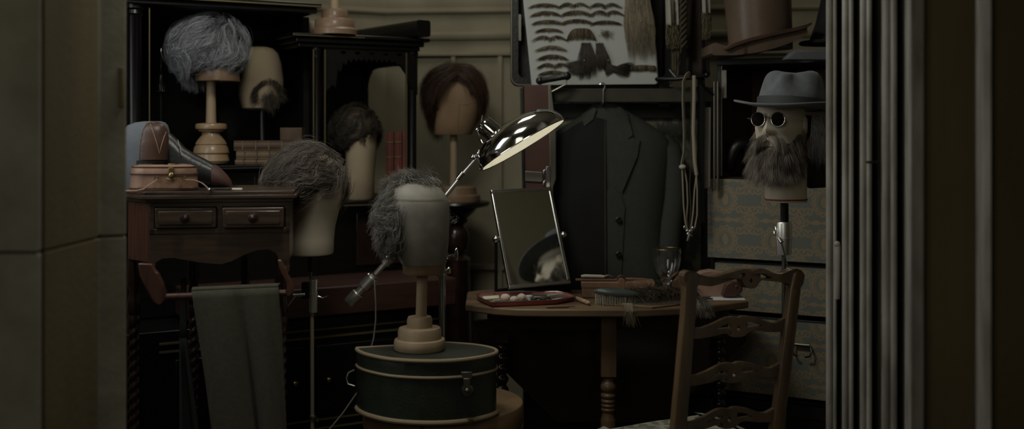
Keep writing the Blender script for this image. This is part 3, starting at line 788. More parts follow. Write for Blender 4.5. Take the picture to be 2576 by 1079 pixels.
def twist_leg(c):
    mb = MB()
    mb.lathe([(0, .76), (.016, .76), (.019, .77), (.014, .785), (.021, .80), (.016, .83), (.012, .85), (.018, .87), (.015, zb + .01), (0, zb + .01)], (c.x, c.y, 0), 20)
    twist(c, .16, .765, .0135, mb)
    mb.lathe([(0, 0), (.014, 0), (.02, .02), (.016, .04), (.012, .06), (.02, .09), (.02, .13), (.014, .165), (0, .165)], (c.x, c.y, 0), 20)
    return mb.build('leg', M['darkwood'], wsn)
for a, d in ((-.064, .13), (.345, .055), (.075, .30), (.225, .30)): twist_leg(S_(a, d, 0))
sbox(.06, .36, .292, .304, .20, .235).build('stretcher', M['darkwood'], wsn, bevel=.003)
# trousers over the rail
def drape(topl, topr, botl, botr, n=40, rows=26, folds=(), th=.006):
    """cloth hanging from top row to bottom row, pixel columns with depths, folds = (position, width, depth)"""
    vs = []; fs = []
    for i in range(rows + 1):
        t = i / rows
        for j in range(n + 1):
            s = j / n
            a = topl.lerp(topr, s); b = botl.lerp(botr, s); p = a.lerp(b, t)
            for q, wd, dp, sl in folds: p.y += dp * t ** .6 * math.exp(-((s - q - sl * t) / wd) ** 2)
            vs.append(p)
    for i in range(rows):
        for j in range(n): fs.append((i * (n + 1) + j, i * (n + 1) + j + 1, (i + 1) * (n + 1) + j + 1, (i + 1) * (n + 1) + j))
    return vs, fs
Yq = 2.958
tl, tr_ = W(482, 732, Yq), W(701, 722, Yq + .03)
vs, fs = drape(tl, tr_, W(562, 1235, Yq - .02), W(728, 1235, Yq), folds=((.52, .07, .034, .08), (.30, .25, -.020, 0), (.80, .16, -.018, .03), (.88, .04, .014, .07), (1.0, .06, .012, 0)))
mb = MB().add(vs, fs)
vs2 = []; fs2 = []
for i in range(9):
    a = PI * i / 8
    for j in range(41):
        p = tl.lerp(tr_, j / 40); vs2.append(V((p.x, p.y + .0125 - .0125 * math.cos(a), p.z + .0075 * math.sin(a))))
for i in range(8):
    for j in range(40): fs2.append((i * 41 + j, (i + 1) * 41 + j, (i + 1) * 41 + j + 1, i * 41 + j + 1))
mb.add(vs2, fs2)
vs3, fs3 = drape(tl + V((0, .026, 0)), tr_ + V((0, .026, 0)), W(540, 1150, Yq + .03), W(722, 1150, Yq + .05), folds=((.4, .1, .01, 0),))
mb.add(vs3, fs3)
t_ = mb.build('trousers', M['trouser'])
m = t_.modifiers.new('thickness', 'SOLIDIFY'); m.thickness = .003; m.offset = 0
tag(t_, 'grey wool trousers folded over the towel rail of the washstand', 'trousers')
vs, fs = drape(W(452, 850, 3.14), W(470, 850, 3.12), W(452, 1240, 3.10), W(520, 1240, 3.12), 24, 16, folds=((.2, .1, -.02, 0), (.6, .15, .02, 0)))
vs0, fs0 = drape(W(456, 700, 3.135), W(468, 700, 3.125), W(452, 850, 3.14), W(470, 850, 3.12), 8, 4)
mb = MB().add(vs, fs)
dk = mb.add(vs0, fs0).build('dark_garment', M['darkcloth'])
m = dk.modifiers.new('thickness', 'SOLIDIFY'); m.thickness = .003; m.offset = 0
tag(dk, 'dark wool garment hanging behind the grey trousers', 'garment')
# --- on the washstand
zs = zt + .001
tc = thing('train_case', 'small tan leather case with rounded ends, brass clasp and loose straps', 'case', V((PXX(406, 3.06), 3.08, zs)))
k3 = 3.03 / F
def rrect(cx, cy, hx, hy, r, n=6):
    o = []
    for sx, sy, a0 in ((1, -1, -90), (1, 1, 0), (-1, 1, 90), (-1, -1, 180)):
        for i in range(n + 1):
            a = math.radians(a0 + 90 * i / n); o.append((cx + sx * (hx - r) + r * math.cos(a), cy + sy * (hy - r) + r * math.sin(a)))
    return o
ccx, ccy = PXX(406, 3.06), 3.085
def prof_case(levels, r0=.05):
    mb = MB(); mb.loft([[V((x, y, zs + z)) for x, y in rrect(ccx, ccy, hx, hy, r0)] for z, hx, hy in levels]); return mb
prof_case([(0, .089, .056), (.004, .091, .058), (.012, .090, .057), (.045, .088, .055)]).build('case_body', M['tan'], tc)
prof_case([(.0455, .088, .055), (.060, .087, .054), (.066, .083, .050), (.070, .07, .040), (.071, .04, .02)]).build('lid', M['tan'], tc)
mb = MB()
for z, o in ((.045, .0008), (.006, .0015), (.064, -.003)):
    mb.tube([V((x, y, zs + z)) for x, y in rrect(ccx, ccy, .0895 + o, .0565 + o, .05)], .0016, 6, loop=True)
mb.build('piping', M['brownleather'], tc)
cl = W(430, 440, 3.025)
mb = MB().box((cl.x, ccy - .0565, zs + .052), (.014, .005, .022)); mb.ball((cl.x + .001, ccy - .060, zs + .040), (.008, .004, .010), 14, 10); mb.box((cl.x - .006, ccy - .03, zs + .0715), (.02, .008, .003))
mb.tube([V((cl.x - .012, ccy - .0585, zs + .034)), V((cl.x, ccy - .0595, zs + .029)), V((cl.x + .012, ccy - .0585, zs + .034))], .002, 6)
mb.build('clasp', M['brass'], tc, bevel=.001)
for x, s in ((392, -1), (462, 1)):
    p = W(x, 449, 3.02); e = V((p.x, ccy - .0585, p.z))
    mb = MB()
    ring = [V((e.x + .005 * math.cos(a), e.y - .002, e.z + .006 * math.sin(a))) for a in [2 * PI * i / 10 for i in range(10)]]
    mb.tube(ring, .0014, 6, loop=True).build('ring', M['brass'], tc)
sp = [W(395, 452, 3.02), W(380, 462, 2.985), W(360, 476, 2.975), W(343, 487, 2.972), W(322, 492, 2.974), W(312, 493, 2.98)]
for p in sp[2:]: p.z = max(p.z, zs + .003)
sp[0].y = ccy - .061
MB().tube(sp, .0028, 8, flat=.55).build('strap', M['tan'], tc)
sp = [W(466, 452, 3.02), W(490, 453, 3.01), W(508, 460, 3.005), W(520, 470, 3.0), W(526, 477, 2.998)]
sp[0].y = ccy - .061; sp[-1].z = zs + .003
MB().tube(sp, .0028, 8, flat=.55).build('strap', M['tan'], tc)
rz = MB().lathe([(0, 0), (.006, 0), (.008, .004), (.006, .009), (0, .010)], (PXX(529, 3.0), 3.005, zs), 14).build('bell_clasp', M['chrome'])
tag(rz, 'small bright metal clasp at the end of the tan strap', 'clasp')
rr_ = MB().tube([V((PXX(542, 3.05), 3.03, zs + .0045)), V((PXX(560, 3.05), 3.032, zs + .005)), V((PXX(582, 3.05), 3.036, zs + .0045))], .0045, 10, flat=.7).build('razor', M['greencase'])
tag(rr_, 'dark folded razor lying on the washstand top', 'razor')
ck = MB().box((PXX(598, 3.05), 3.045, zs + .0035), (.028, .007, .006)).build('chalk', M['ivory'], bevel=.0015)
tag(ck, 'short white stick lying beside the razor on the washstand', 'chalk')
# leather cap with a grey cloth crown
cp = thing('peaked_hat', 'grey cloth hat with a brown leather front panel standing behind the tan case', 'hat', V((PXX(368, 3.24), 3.24, zs)))
Yk = 3.24
krows = [(476, 366, 56, .062), (440, 366, 58, .065), (400, 367, 59, .066), (360, 368, 58, .065), (330, 369, 55, .06), (315, 372, 48, .052), (308, 378, 36, .038), (305, 384, 20, .018)]
headloft(krows, Yk, 36).build('crown', M['bluecloth'], cp)
skin(krows, Yk, [(368, 311), (376, 308), (386, 305.6), (398, 306), (410, 311), (421, 326), (426, 352), (427, 402), (350, 402), (351, 380), (354, 350), (360, 325)], .003, .003).build('leather_panel', M['brownleather'], cp, angle=1.2)
MB().tube([W(x, y, loft_y(krows, Yk, x, y) - .0035) for x, y in ((378, 312), (383, 326), (388, 340), (393, 355), (397, 370), (401, 386), (405, 370), (409, 356), (413, 344), (418, 332))], .0012, 6).build('seam', M['tan_pale'], cp)
skin(krows, Yk, [(318, 404), (420, 404), (419, 470), (316, 470)], .004, .003).build('neck_band', M['blackleather'], cp)
# boot lying behind the case
bt = thing('boot', 'old black leather boot with a reddish brown toe lying behind the tan case', 'boot', V((PXX(510, 3.24), 3.25, zs)))
Yo = 3.25
def shoe(rows):
    """rows: px column, top row, depth half width"""
    rg = []
    for x, yt, dw in rows:
        a_ = W(x, yt, Yo); b_ = W(x, 472, Yo); cz = (a_.z + b_.z) / 2; hz = (a_.z - b_.z) / 2
        rg.append([V((a_.x, Yo + dw * math.copysign(abs(math.cos(t)) ** .8, math.cos(t)), cz + hz * math.copysign(abs(math.sin(t)) ** .8, math.sin(t)))) for t in [2 * PI * i / 22 for i in range(22)]])
    return MB().loft(rg)
shoe([(424, 350, .03), (428, 334, .04), (445, 350, .043), (465, 372, .044), (490, 388, .044), (515, 400, .044), (540, 415, .043)]).build('upper', M['blackleather'], bt)
shoe([(541, 414, .044), (553, 424, .043), (566, 437, .037), (576, 450, .028), (582, 462, .014)]).build('toe_cap', M['redleather'], bt)
MB().pxprism([(426, 472), (460, 472), (520, 472), (582, 471), (586, 476), (424, 476)], Yo - .042, .084).build('sole', M['blackleather'], bt, bevel=.002)
MB().tube([W(447, 352, Yo - .02), W(453, 370, Yo - .036), W(458, 392, Yo - .042)], .0014, 6).build('lace', M['rubber'], bt)

# ================================================================ CANVAS HEAD ON CHROME STAND (centre left)
Yh = 3.43
hb = W(776, 637, Yh)
ch = thing('canvas_wig_block', 'large cream canvas head on a chrome clamp stand beside the washstand', 'wig block', V((hb.x, hb.y, 0)))
rows = [(638, 776, 60, .085), (634, 776, 62, .088), (600, 775, 64, .09), (570, 777, 65, .092), (530, 782, 70, .098), (495, 786, 79, .105), (465, 786, 82, .108), (435, 783, 80, .104), (410, 778, 72, .094), (392, 772, 55, .07), (382, 770, 30, .035)]
headloft(rows, Yh, 36, 2.15).build('head_block', M['canvas'], ch)
MB().pxprism([(712, 532), (724, 532), (726, 566), (714, 573)], Yh - .075, .002).build('cloth_tag', M['canvas_dim'], ch)
xc = PXX(783, Yh)
kk = Yh / F
def vt(x, y0, y1, r, n=18): return MB().tube([W(x, y0, Yh), W(x, y1, Yh)], r, n)
vt(781, 637, 683, .009).build('socket', M['blackmetal'], ch)
vt(782, 680, 705, .0045).build('spindle', M['steel'], ch)
mb = vt(788, 702, 785, .0135, 20); mb.tube([W(788, 704, Yh), W(788, 708, Yh)], .0148, 20); mb.tube([W(788, 736, Yh), W(788, 740, Yh)], .0145, 20); mb.build('clamp_sleeve', M['chrome_satin'], ch)
MB().box(W(768, 730, Yh + .004), (.02, .026, .05)).build('clamp_block', M['blackmetal'], ch, bevel=.003)
mb = MB().tube([W(768, 740, Yh - .015), W(738, 742, Yh - .02)], .006, 12); mb.tube([W(744, 744, Yh - .022), W(703, 798, Yh - .03)], .0032, 10); mb.build('lever', M['chrome_worn'], ch)
MB().tube([W(800, 746, Yh - .01), W(812, 750, Yh - .012), W(826, 744, Yh - .014)], [.005, .003, .002], 10).build('thumb_screw', M['chrome_worn'], ch)
p0, p1 = W(785, 785, Yh), W(787, 785, Yh); 
MB().tube([W(785, 784, Yh), V((W(785, 784, Yh).x + .002, Yh, .03))], .0062, 14).build('pole', M['nickel'], ch)
mb = vt(787, 1046, 1052, .011); mb.tube([W(797, 1050, Yh - .01), W(799, 1062, Yh - .012)], .003, 8); mb.build('collar', M['chrome_worn'], ch)
mb = MB()
for a in (.5, 2.6, 4.7): mb.tube([V((xc, Yh, .06)), V((xc + .19 * math.cos(a), Yh + .16 * math.sin(a), .012))], .008, 10)
mb.build('foot', M['blackmetal'], ch)
bw = thing('wig', 'wavy mid-brown wig combed back on the cream canvas head', 'wig', W(768, 520, Yh))
bc = W(769, 466, Yh); br = (.112, .122, .104)
def reg(d): return d.z > -.42 + .74 * d.x or (d.y > .1 and d.z > -.5)
cap(bc, br, reg, 'wig_cap', M['h_brown'], bw)
H = hair(bc, br, reg, lambda d: (-.85, -.1, -.35 - .3 * d.z), 230, 44, .15, 13, .35, 7, .18, .12, .012, .80, 21, wave=.45, wfreq=.7, fuzz=.002)
H += hair(bc, br, lambda d: d.y < 0 and reg(d) and d.z < .45 + .6 * d.x, lambda d: (-.7, -.2, -.55), 80, 30, .11, 13, .4, 8, .24, .2, .010, .82, 23, wave=.6, wfreq=.75, fuzz=.002)
strands(H, .00045, 'hair', M['h_brown'], bw)

# ================================================================ HAT BOXES, CENTRE STAND, BALD WIG
Ys = 3.12
zc = .686
cyl = V((PXX(1115, 3.26), 3.26, 0))
rbx = thing('hat_box', 'big round bentwood hat box under the green case', 'hat box', cyl)
zb1 = .508
MB().lathe([(0, 0), (.225, 0), (.228, .01), (.228, zb1 - .055), (0, zb1 - .055)], cyl, 64).build('box_body', M['bentwood'], rbx)
MB().lathe([(0, zb1 - .06), (.2335, zb1 - .06), (.2345, zb1 - .056), (.2345, zb1 - .004), (.232, zb1), (0, zb1)], cyl, 64).build('lid', M['bentwood'], rbx)
sx = PXX(1063, 3.04)
MB().box((sx, 3.26 - .2305, zb1 - .03), (.006, .006, .06)).build('seam', M['brownleather'], rbx)
# half-round green case
gcz = zb1 + .001
ga, gb = V((PXX(897, 3.17), 3.19)), V((PXX(1249, 3.13), 3.14))
DP = [(897, 3.158), (905, 3.115), (930, 3.066), (985, 3.012), (1060, 2.988), (1140, 2.995), (1205, 3.035), (1246, 3.095), (1240, 3.155), (1195, 3.205), (1130, 3.235)]
def dshape(o=0.0):
    """D-shaped plan: square corner and straight back on the left, rounding to the right"""
    P = [V((PXX(a, b_), b_, 0)) for a, b_ in DP]; pts = []
    for i in range(len(P) - 1):
        p0, p1, p2, p3 = P[max(i - 1, 0)], P[i], P[i + 1], P[min(i + 2, len(P) - 1)]
        for k_ in range(5):
            t = k_ / 5; pts.append(.5 * ((2 * p1) + (p2 - p0) * t + (2 * p0 - 5 * p1 + 4 * p2 - p3) * t * t + (3 * p1 - p0 - 3 * p2 + p3) * t ** 3))
    for k_ in range(8): pts.append(P[-1].lerp(P[0], k_ / 8))
    g = V((PXX(1073, 3.12), 3.12, 0))
    return [(g.x + (p.x - g.x) * (1 + o / .19), g.y + (p.y - g.y) * (1 + o / .12)) for p in pts]
def drings(levels): return MB().loft([[V((x, y, z)) for x, y in dshape(o)] for z, o in levels])
gcs = thing('vanity_case', 'half-round dark green case with cream piping and a metal catch', 'case', V((PXX(1073, 3.15), 3.15, gcz)))
zt2 = zc
drings([(gcz, -.003), (gcz + .003, 0), (gcz + .128, 0)]).build('case_body', M['greencase'], gcs)
drings([(gcz + .1285, 0), (zt2 - .006, 0), (zt2 - .001, -.004), (zt2, -.014)]).build('lid', M['greencase'], gcs)
for z, r in ((gcz + .008, .0068), (gcz + .129, .0042), (zt2 - .003, .0055)):
    MB().tube([V((x, y, z)) for x, y in dshape(.001)], r, 8, loop=True).build('piping', M['piping'], gcs)
lx = PXX(1174, 3.02)
def dfront(x):
    best = min(dshape(0)[:36], key=lambda p: abs(p[0] - x)); return best[1]
ly = dfront(lx)
mb = MB().box((lx, ly - .004, gcz + .133), (.030, .008, .018)); mb.box((lx + .001, ly - .006, gcz + .108), (.018, .008, .034))
mb.lathe([(0, 0), (.017, 0), (.017, .003), (.013, .006), (0, .006)], (lx + .002, ly - .002, gcz + .092), 20, rot('X', PI / 2)); mb.ball((lx + .002, ly - .010, gcz + .092), (.007, .005, .007), 12, 8)
mb.build('catch', M['steel'], gcs, bevel=.001)
px_ = PXX(1180, 3.02)
mb = MB().lathe([(0, 0), (.014, 0), (.013, .002), (0, .003)], (px_, dfront(px_) - .008, gcz + .008), 20, rot('X', PI / 2) @ Matrix.Diagonal(V((1, .48, 1, 1)))); mb.build('badge', M['brass'], gcs)
# handle loop at the left end
hx = PXX(893, 3.14)
MB().tube([V((hx, 3.13, gcz + .12)), V((hx - .016, 3.125, gcz + .113)), V((hx - .021, 3.12, gcz + .098)), V((hx - .016, 3.115, gcz + .083)), V((hx + .004, 3.11, gcz + .078))], .0028, 8).build('handle', M['steel'], gcs)
# stepped wooden stand with wooden head
sb = V((PXX(1055, 3.12), 3.13, zc + .001))
hs = thing('wig_stand', 'stepped pale wooden wig stand on the green half-round case', 'wig stand', sb)
ks = 3.12 / F
turned([(0, 0), (62 * ks, 0), (65 * ks, .004), (65 * ks, .022), (63 * ks, .029), (55 * ks, .031), (55 * ks, .052), (52 * ks, .061), (32 * ks, .063), (32 * ks, .084), (29 * ks, .092), (12 * ks, .094), (0, .094)], sb, 36).build('base', M['palewood'], hs)
ptop = zz(684, 3.12)
pc = V((PXX(1062, 3.12), 3.13, 0))
MB().tube([V((sb.x + .004, 3.13, zc + .09)), V((pc.x, 3.13, ptop + .004))], .0155, 16).build('pole', M['palewood'], hs)
headloft([(686, 1067, 52, .07), (683, 1067, 53, .072), (655, 1066, 54, .072), (640, 1064, 54, .072)], 3.13).build('head_block', M['blockwood'], hs)
bwg = thing('bald_wig', 'bald-topped wig with a grey curly fringe on the stepped wooden stand', 'wig', V((pc.x, 3.13, zz(660, 3.13))))
Ybw = 3.13
rows = [(662, 1066, 56, .075), (658, 1066, 58, .078), (630, 1060, 66, .086), (600, 1056, 73, .094), (570, 1053, 77, .098), (540, 1052, 79, .10), (512, 1051, 79, .10), (490, 1048, 73, .094), (474, 1045, 62, .08), (464, 1042, 46, .058), (458, 1040, 22, .026)]
headloft(rows, Ybw, 36, 2.1).build('bald_pate', M['gauze'], bwg)
MB().tube([p for p in pxring(496, Ybw - .001, 1049, 76.5, .0975, 30, 2.1)][16:29], .0007, 6).build('lace_edge', M['canvas_dim'], bwg)
fc = W(1050, 548, Ybw); fr_ = (.089, .103, .105)
def reg(d): return (d.x < -.42 and d.z > -.5) or (d.y > .2 and d.z > -.4) or d.z > .80
H = hair(fc, fr_, lambda d: d.x < -.40 and d.z > -.55, lambda d: (-.5, -.25, -.5), 170, 30, .075, 10, 1.0, 20, .40, .45, .010, .8, 31, wave=1.1, wfreq=1.0, fuzz=.005, drop=.2)
H += hair(fc, fr_, lambda d: d.z > .80 and d.y > -.45, lambda d: (-.5, -.2, .0), 80, 18, .075, 10, 1.2, 22, .22, .45, .009, .75, 33, wave=1.1, wfreq=1.1, fuzz=.006, drop=-.05)
H += hair(fc, fr_, lambda d: d.y > .1 and d.z > -.2, lambda d: (-.3, .3, -.2), 80, 12, .05, 10, 1.2, 24, .25, .4, .009, .55, 34, wave=.9)
H += hair(fc, fr_, lambda d: -.80 < d.x < -.42 and d.y < 0 and -.6 < d.z < .3, lambda d: (.05, -.3, -1), 60, 12, .06, 10, .6, 20, .06, .3, .007, .5, 35)
strands(H, .00045, 'hair', M['h_salt'], bwg)

# ================================================================ CHROME LAMP
Yl = 3.44; kl = Yl / F
lamp = thing('floor_lamp', 'chrome floor lamp with domed shade, angled arm and counterweight', 'lamp', V((PXX(1112, Yl), Yl + .04, 0)))
rimc = W(1315, 364, Yl); R = 123 * kl
axis = V((-.515, .10, .85)).normalized()          # from rim towards the top of the dome
ux = V((.85, 0, .515)); ux = (ux - axis * ux.dot(axis)).normalized(); uy = axis.cross(ux)
ML = Matrix(((ux.x, uy.x, axis.x, rimc.x), (ux.y, uy.y, axis.y, rimc.y), (ux.z, uy.z, axis.z, rimc.z), (0, 0, 0, 1)))
dome = [(R * math.sin(a) ** .9, .083 * math.cos(a) ** .85) for a in [PI / 2 * (1 - i / 16) for i in range(17)]]
inner = [(max(r - .003, 0), z - .003) for r, z in reversed(dome)]
mb = MB().lathe(dome, (0, 0, 0), 56); mb.v = [tuple(ML @ V(p)) for p in mb.v]
sh = MB(); vs = []
# outer shell open at the rim, inner enamel a separate skin
def shell(prof, name, m, parent):
    n = 56; rings = [[ML @ V((max(r, 1e-4) * math.cos(2 * PI * k_ / n), max(r, 1e-4) * math.sin(2 * PI * k_ / n), z)) for k_ in range(n)] for r, z in prof]
    return MB().loft(rings, cap=False).build(name, m, parent)
shade = shell(dome + [(R - .001, -.001)][:0], 'lamp_shade', M['chrome'], lamp)
shell([(R, 0), (R + .0008, -.002), (R - .0012, -.003), (R - .0035, -.001)], 'rim', M['chrome'], shade)
shell([(R - .003, -.001)] + [(max(r - .004, 0), max(z - .004, -.001)) for r, z in dome[1:]], 'reflector', M['reflector'], shade)
MB().ball(ML @ V((0, 0, .040)), .022, 16, 10).build('bulb', M['bulb'], lamp)
hdir = (W(1206, 304, Yl) - W(1252, 342, Yl)).normalized()
h1 = W(1252, 342, Yl + .012)
mb = MB().tube([h1 - hdir * .01, h1 + hdir * .052, h1 + hdir * .060], [.030, .030, .027], 24); mb.tube([h1 + hdir * .06, h1 + hdir * .066], .016, 18); mb.tube([h1 + hdir * .066, W(1214, 290, Yl + .012)], .003, 8)
mb.build('socket_housing', M['chrome'], lamp)
mb = MB().tube([W(1200, 326, Yl - .02), W(1204, 340, Yl - .025), W(1212, 358, Yl - .02), W(1222, 368, Yl - .01)], .0026, 8); mb.ball(W(1200, 327, Yl - .02), .006, 12, 8); mb.build('bracket', M['chrome'], lamp)
mb = MB().ball(W(1206, 386, Yl - .006), .012, 14, 10); mb.ball(W(1190, 396, Yl - .012), .0085, 14, 10); mb.tube([W(1190, 396, Yl - .012), W(1222, 382, Yl)], .006, 12); mb.tube([W(1216, 386, Yl - .01), W(1211, 426, Yl - .005)], .004, 10); mb.ball(W(1211, 422, Yl - .006), (.006, .006, .010), 12, 8); mb.build('swivel_joint', M['chrome'], lamp)
Ya = Yl + .03
MB().tube([W(1212, 388, Yl), W(1196, 402, Ya - .02), W(1170, 432, Ya), W(1120, 494, Ya), W(1040, 583, Ya), W(945, 690, Ya)], [.0052, .006, .0072, .0072, .0085, .0095], 16).build('arm', M['chrome_satin'], lamp)
MB().tube([W(1166, 434, Ya - .004), W(1152, 452, Ya - .004)], .0092, 14).build('collar', M['chrome'], lamp)
mb = MB().tube([W(986, 644, Ya - .002), W(968, 664, Ya - .002)], .0145, 18); mb.ball(W(973, 648, Ya - .02), .0072, 12, 8); mb.build('collar', M['chrome_satin'], lamp)
d = (W(870, 770, Ya) - W(945, 690, Ya)).normalized(); a0 = W(942, 694, Ya)
mb = MB().tube([a0, a0 + d * .008, a0 + d * .009, a0 + d * .048, a0 + d * .050], [.012, .012, .019, .019, .015], 22); mb.tube([a0 + d * .05, a0 + d * .075], .0135, 20); mb.tube([a0 + d * .074, a0 + d * .076, a0 + d * .114, a0 + d * .117], [.016, .0195, .0195, .017], 22); mb.ball(a0 + d * .005 + V((-.014, -.008, .008)), .006, 10, 8)
mb.build('counterweight', M['chrome_satin'], lamp)
Yp_ = Ya + .035
MB().tube([V((PXX(1112, Yp_), Yp_, .03)), V((PXX(1112, Yp_), Yp_, zz(500, Yp_)))], .0115, 18).build('pole', M['chrome_worn'], lamp)
mb = MB().tube([V((PXX(1112, Yp_), Yp_ + .01, zz(500, Yp_))), W(1112, 500, Ya - .012)], .012, 16); mb.ball(W(1126, 512, Ya - .01), .006, 12, 8); mb.build('pivot', M['chrome'], lamp)
mb = MB().ball(W(1106, 687, Yp_ - .02), (.014, .012, .009), 14, 10); mb.tube([W(1106, 687, Yp_ - .02), W(1128, 680, Yp_ - .02)], [.005, .007], 12); mb.ball(W(1129, 680, Yp_ - .02), (.007, .008, .012), 12, 8); mb.tube([W(1112, 680, Yp_), W(1112, 694, Yp_)], .0165, 20); mb.build('height_clamp', M['chrome'], lamp)
mb = MB().tube([W(1112, 652, Yp_), W(1142, 641, Yp_ - .02)], .0045, 10); mb.ball(W(1148, 640, Yp_ - .022), (.007, .006, .021), 14, 10); mb.build('wing_knob', M['chrome'], lamp)
MB().lathe([(0, 0), (.13, 0), (.13, .015), (.09, .03), (.02, .045), (0, .045)], (PXX(1112, Yp_), Yp_ + .06, 0), 32).build('base', M['blackmetal'], lamp)
cable = MB().tube([a0 + d * .006 + V((.006, -.016, -.006)), W(943, 730, Ya - .02), W(945, 765, Ya - .01), W(945, 805, Ya), W(940, 850, Ya), W(932, 880, Ya), W(920, 930, Ya), W(900, 985, Ya), W(862, 1040, Ya), W(820, 1090, Ya), W(800, 1180, Ya), V((PXX(810, Ya), Ya, .004))], .0026, 8).build('cable', M['rubber'], lamp)
# ================================================================ TORCHERE AND AUBURN WIG, BACK
Yw = 4.60; kw = Yw / F
tcn = V((PXX(1148, Yw), Yw, 0))
ped = thing('pedestal', 'dark turned pedestal with a fluted column behind the lamp', 'pedestal', tcn)
zt3 = zz(507, Yw)
MB().lathe([(0, zt3 - .024), (.10, zt3 - .024), (.13, zt3 - .018), (.14, zt3 - .008), (.137, zt3), (0, zt3)], tcn, 40).build('top', M['ebony'], ped)
MB().lathe([(0, zz(565, Yw)), (.03, zz(565, Yw)), (.05, zz(556, Yw)), (.045, zz(548, Yw)), (.07, zz(535, Yw)), (.085, zz(524, Yw)), (.085, zt3 - .024), (0, zt3 - .024)], tcn, 30).build('neck', M['ebony'], ped)
MB().lathe([(0, zz(640, Yw))] + [(.048 * math.sin(a) ** .7 + .008, zz(602, Yw) + .062 * math.cos(a)) for a in [PI * (1 - i / 14) for i in range(1, 14)]] + [(0, zz(565, Yw))], tcn, 32, rf=lambda a, z: 1 - .06 * (.5 + .5 * math.cos(a * 2 * PI * 9))).build('turned_bulb', M['darkwood'], ped)
MB().lathe([(0, 0), (.13, 0), (.13, .03), (.09, .06), (.075, .10), (.066, .2), (.056, zz(655, Yw)), (.060, zz(652, Yw)), (.05, zz(645, Yw)), (.03, zz(640, Yw)), (0, zz(640, Yw))], tcn, 40, rf=lambda a, z: 1 - .07 * (.5 + .5 * math.cos(a * 2 * PI * 11)) if .1 < z < zz(657, Yw) else 1).build('fluted_column', M['darkwood'], ped)
aw = V((tcn.x + .0, Yw, zt3 + .001))
as_ = thing('canvas_wig_block', 'brown seamed head on a pole stand under the long auburn wig', 'wig block', aw)
turned([(0, 0), (60 * kw, 0), (61 * kw, .006), (60 * kw, .026), (52 * kw, .030), (50 * kw, .058), (46 * kw, .064), (14 * kw, .066), (0, .066)], aw, 32).build('base', M['blockwood'], as_)
turned([(0, .066), (10 * kw, .066), (9 * kw, zz(338, Yw) - aw.z), (0, zz(338, Yw) - aw.z)], V((PXX(1141, Yw), Yw, aw.z)), 16).build('pole', M['palewood'], as_)
rows = [(339, 1140, 46, .06), (336, 1140, 48, .064), (310, 1146, 52, .075), (280, 1152, 55, .085), (250, 1157, 56, .09), (225, 1156, 52, .088), (205, 1152, 44, .075), (190, 1148, 30, .05), (183, 1146, 10, .02)]
hb_ = headloft(rows, Yw, 32, 2.2).build('head_block', M['canvas_brown'], as_)
mb = MB()
def on_head(px, py):
    for a, b_ in zip(rows, rows[1:]):
        if b_[0] <= py <= a[0]:
            t = (a[0] - py) / (a[0] - b_[0]); cx = a[1] + (b_[1] - a[1]) * t; rx = a[2] + (b_[2] - a[2]) * t; ry = a[3] + (b_[3] - a[3]) * t
            q = min(.98, abs((px - cx) / rx)); return W(px, py, Yw - ry * (1 - q ** 2.2) ** (1 / 2.2) - .0005)
    return W(px, py, Yw - .08)
mb.tube([on_head(x, y) for x, y in ((1152, 196), (1154, 225), (1156, 255), (1154, 285), (1151, 310), (1149, 333))], .0016, 6)
mb.tube([on_head(x, y) for x, y in ((1116, 258), (1130, 262), (1142, 266), (1156, 262), (1175, 262), (1196, 256))], .0014, 6)
mb.build('seam', M['tan_pale'], as_)
lw = thing('wig', 'long straight auburn wig hanging round the brown seamed head', 'wig', W(1140, 300, Yw))
lc = W(1146, 240, Yw); lr = (.100, .105, .105)
def reg(d): return d.z > .45 + .35 * max(0, -d.y) - .5 * max(0, -d.x) * (1 if d.y > -.55 else 0) or (d.x < -.45 and d.z > -.1 and d.y > -.7) or (d.x > .62 and d.z > .0) or (d.y > .2 and d.z > -.1)
cap(lc, lr, reg, 'wig_cap', M['h_aub'], lw)
H = hair(lc, lr, lambda d: reg(d) and d.x < .3, lambda d: (-.5, .1, -.8), 230, 22, .20, 9, .35, 8, .26, .45, .012, .4, 41, drop=.8)
H += hair(lc, lr, lambda d: reg(d) and d.x > -.1, lambda d: (.6, .1, -.7), 140, 20, .15, 9, .3, 8, .22, .4, .011, .4, 42, drop=.8)
strands(H, .0007, 'hair', M['h_aub'], lw)

# ================================================================ GATELEG TABLE
TZ = .745
gt_ = thing('gateleg_table', 'oak gateleg table with a shaped top and a dark hanging leaf', 'table', V((.33, 3.68, 0)))
top = [(-.150, 3.575), (-.05, 3.50), (.015, 3.474), (.12, 3.466), (.40, 3.466), (.52, 3.495), (.64, 3.545), (.775, 3.645), (.780, 3.86), (.74, 3.90), (-.10, 3.90), (-.155, 3.85)]
MB().plan(top, TZ - .0245, TZ).build('table_top', M['oak_top'], gt_, bevel=.005, seg=3)
lf = [(1190, 804), (1880, 804), (1880, 858), (1780, 950), (1672, 1062), (1400, 1062), (1282, 946), (1190, 860)]
MB().pxprism([(x, max(y, 790)) for x, y in lf], 3.84, .02).build('hanging_leaf', M['darkwood'], gt_, bevel=.003)
MB().box((.31, 3.60, TZ - .055), (.78, .02, .06)).box((.31, 3.80, TZ - .055), (.78, .02, .06)).build('frame_rail', M['darkwood'], gt_, bevel=.002)
lp = PXX(1530, 3.56)
mb = MB()
z945 = zz(945, 3.56)
mb.box((lp, 3.56, (TZ - .0245 + z945) / 2), (.049, .049, TZ - .0245 - z945))
pr = [(0, z945), (.022, z945), (.015, z945 - .008), (.017, z945 - .016)]
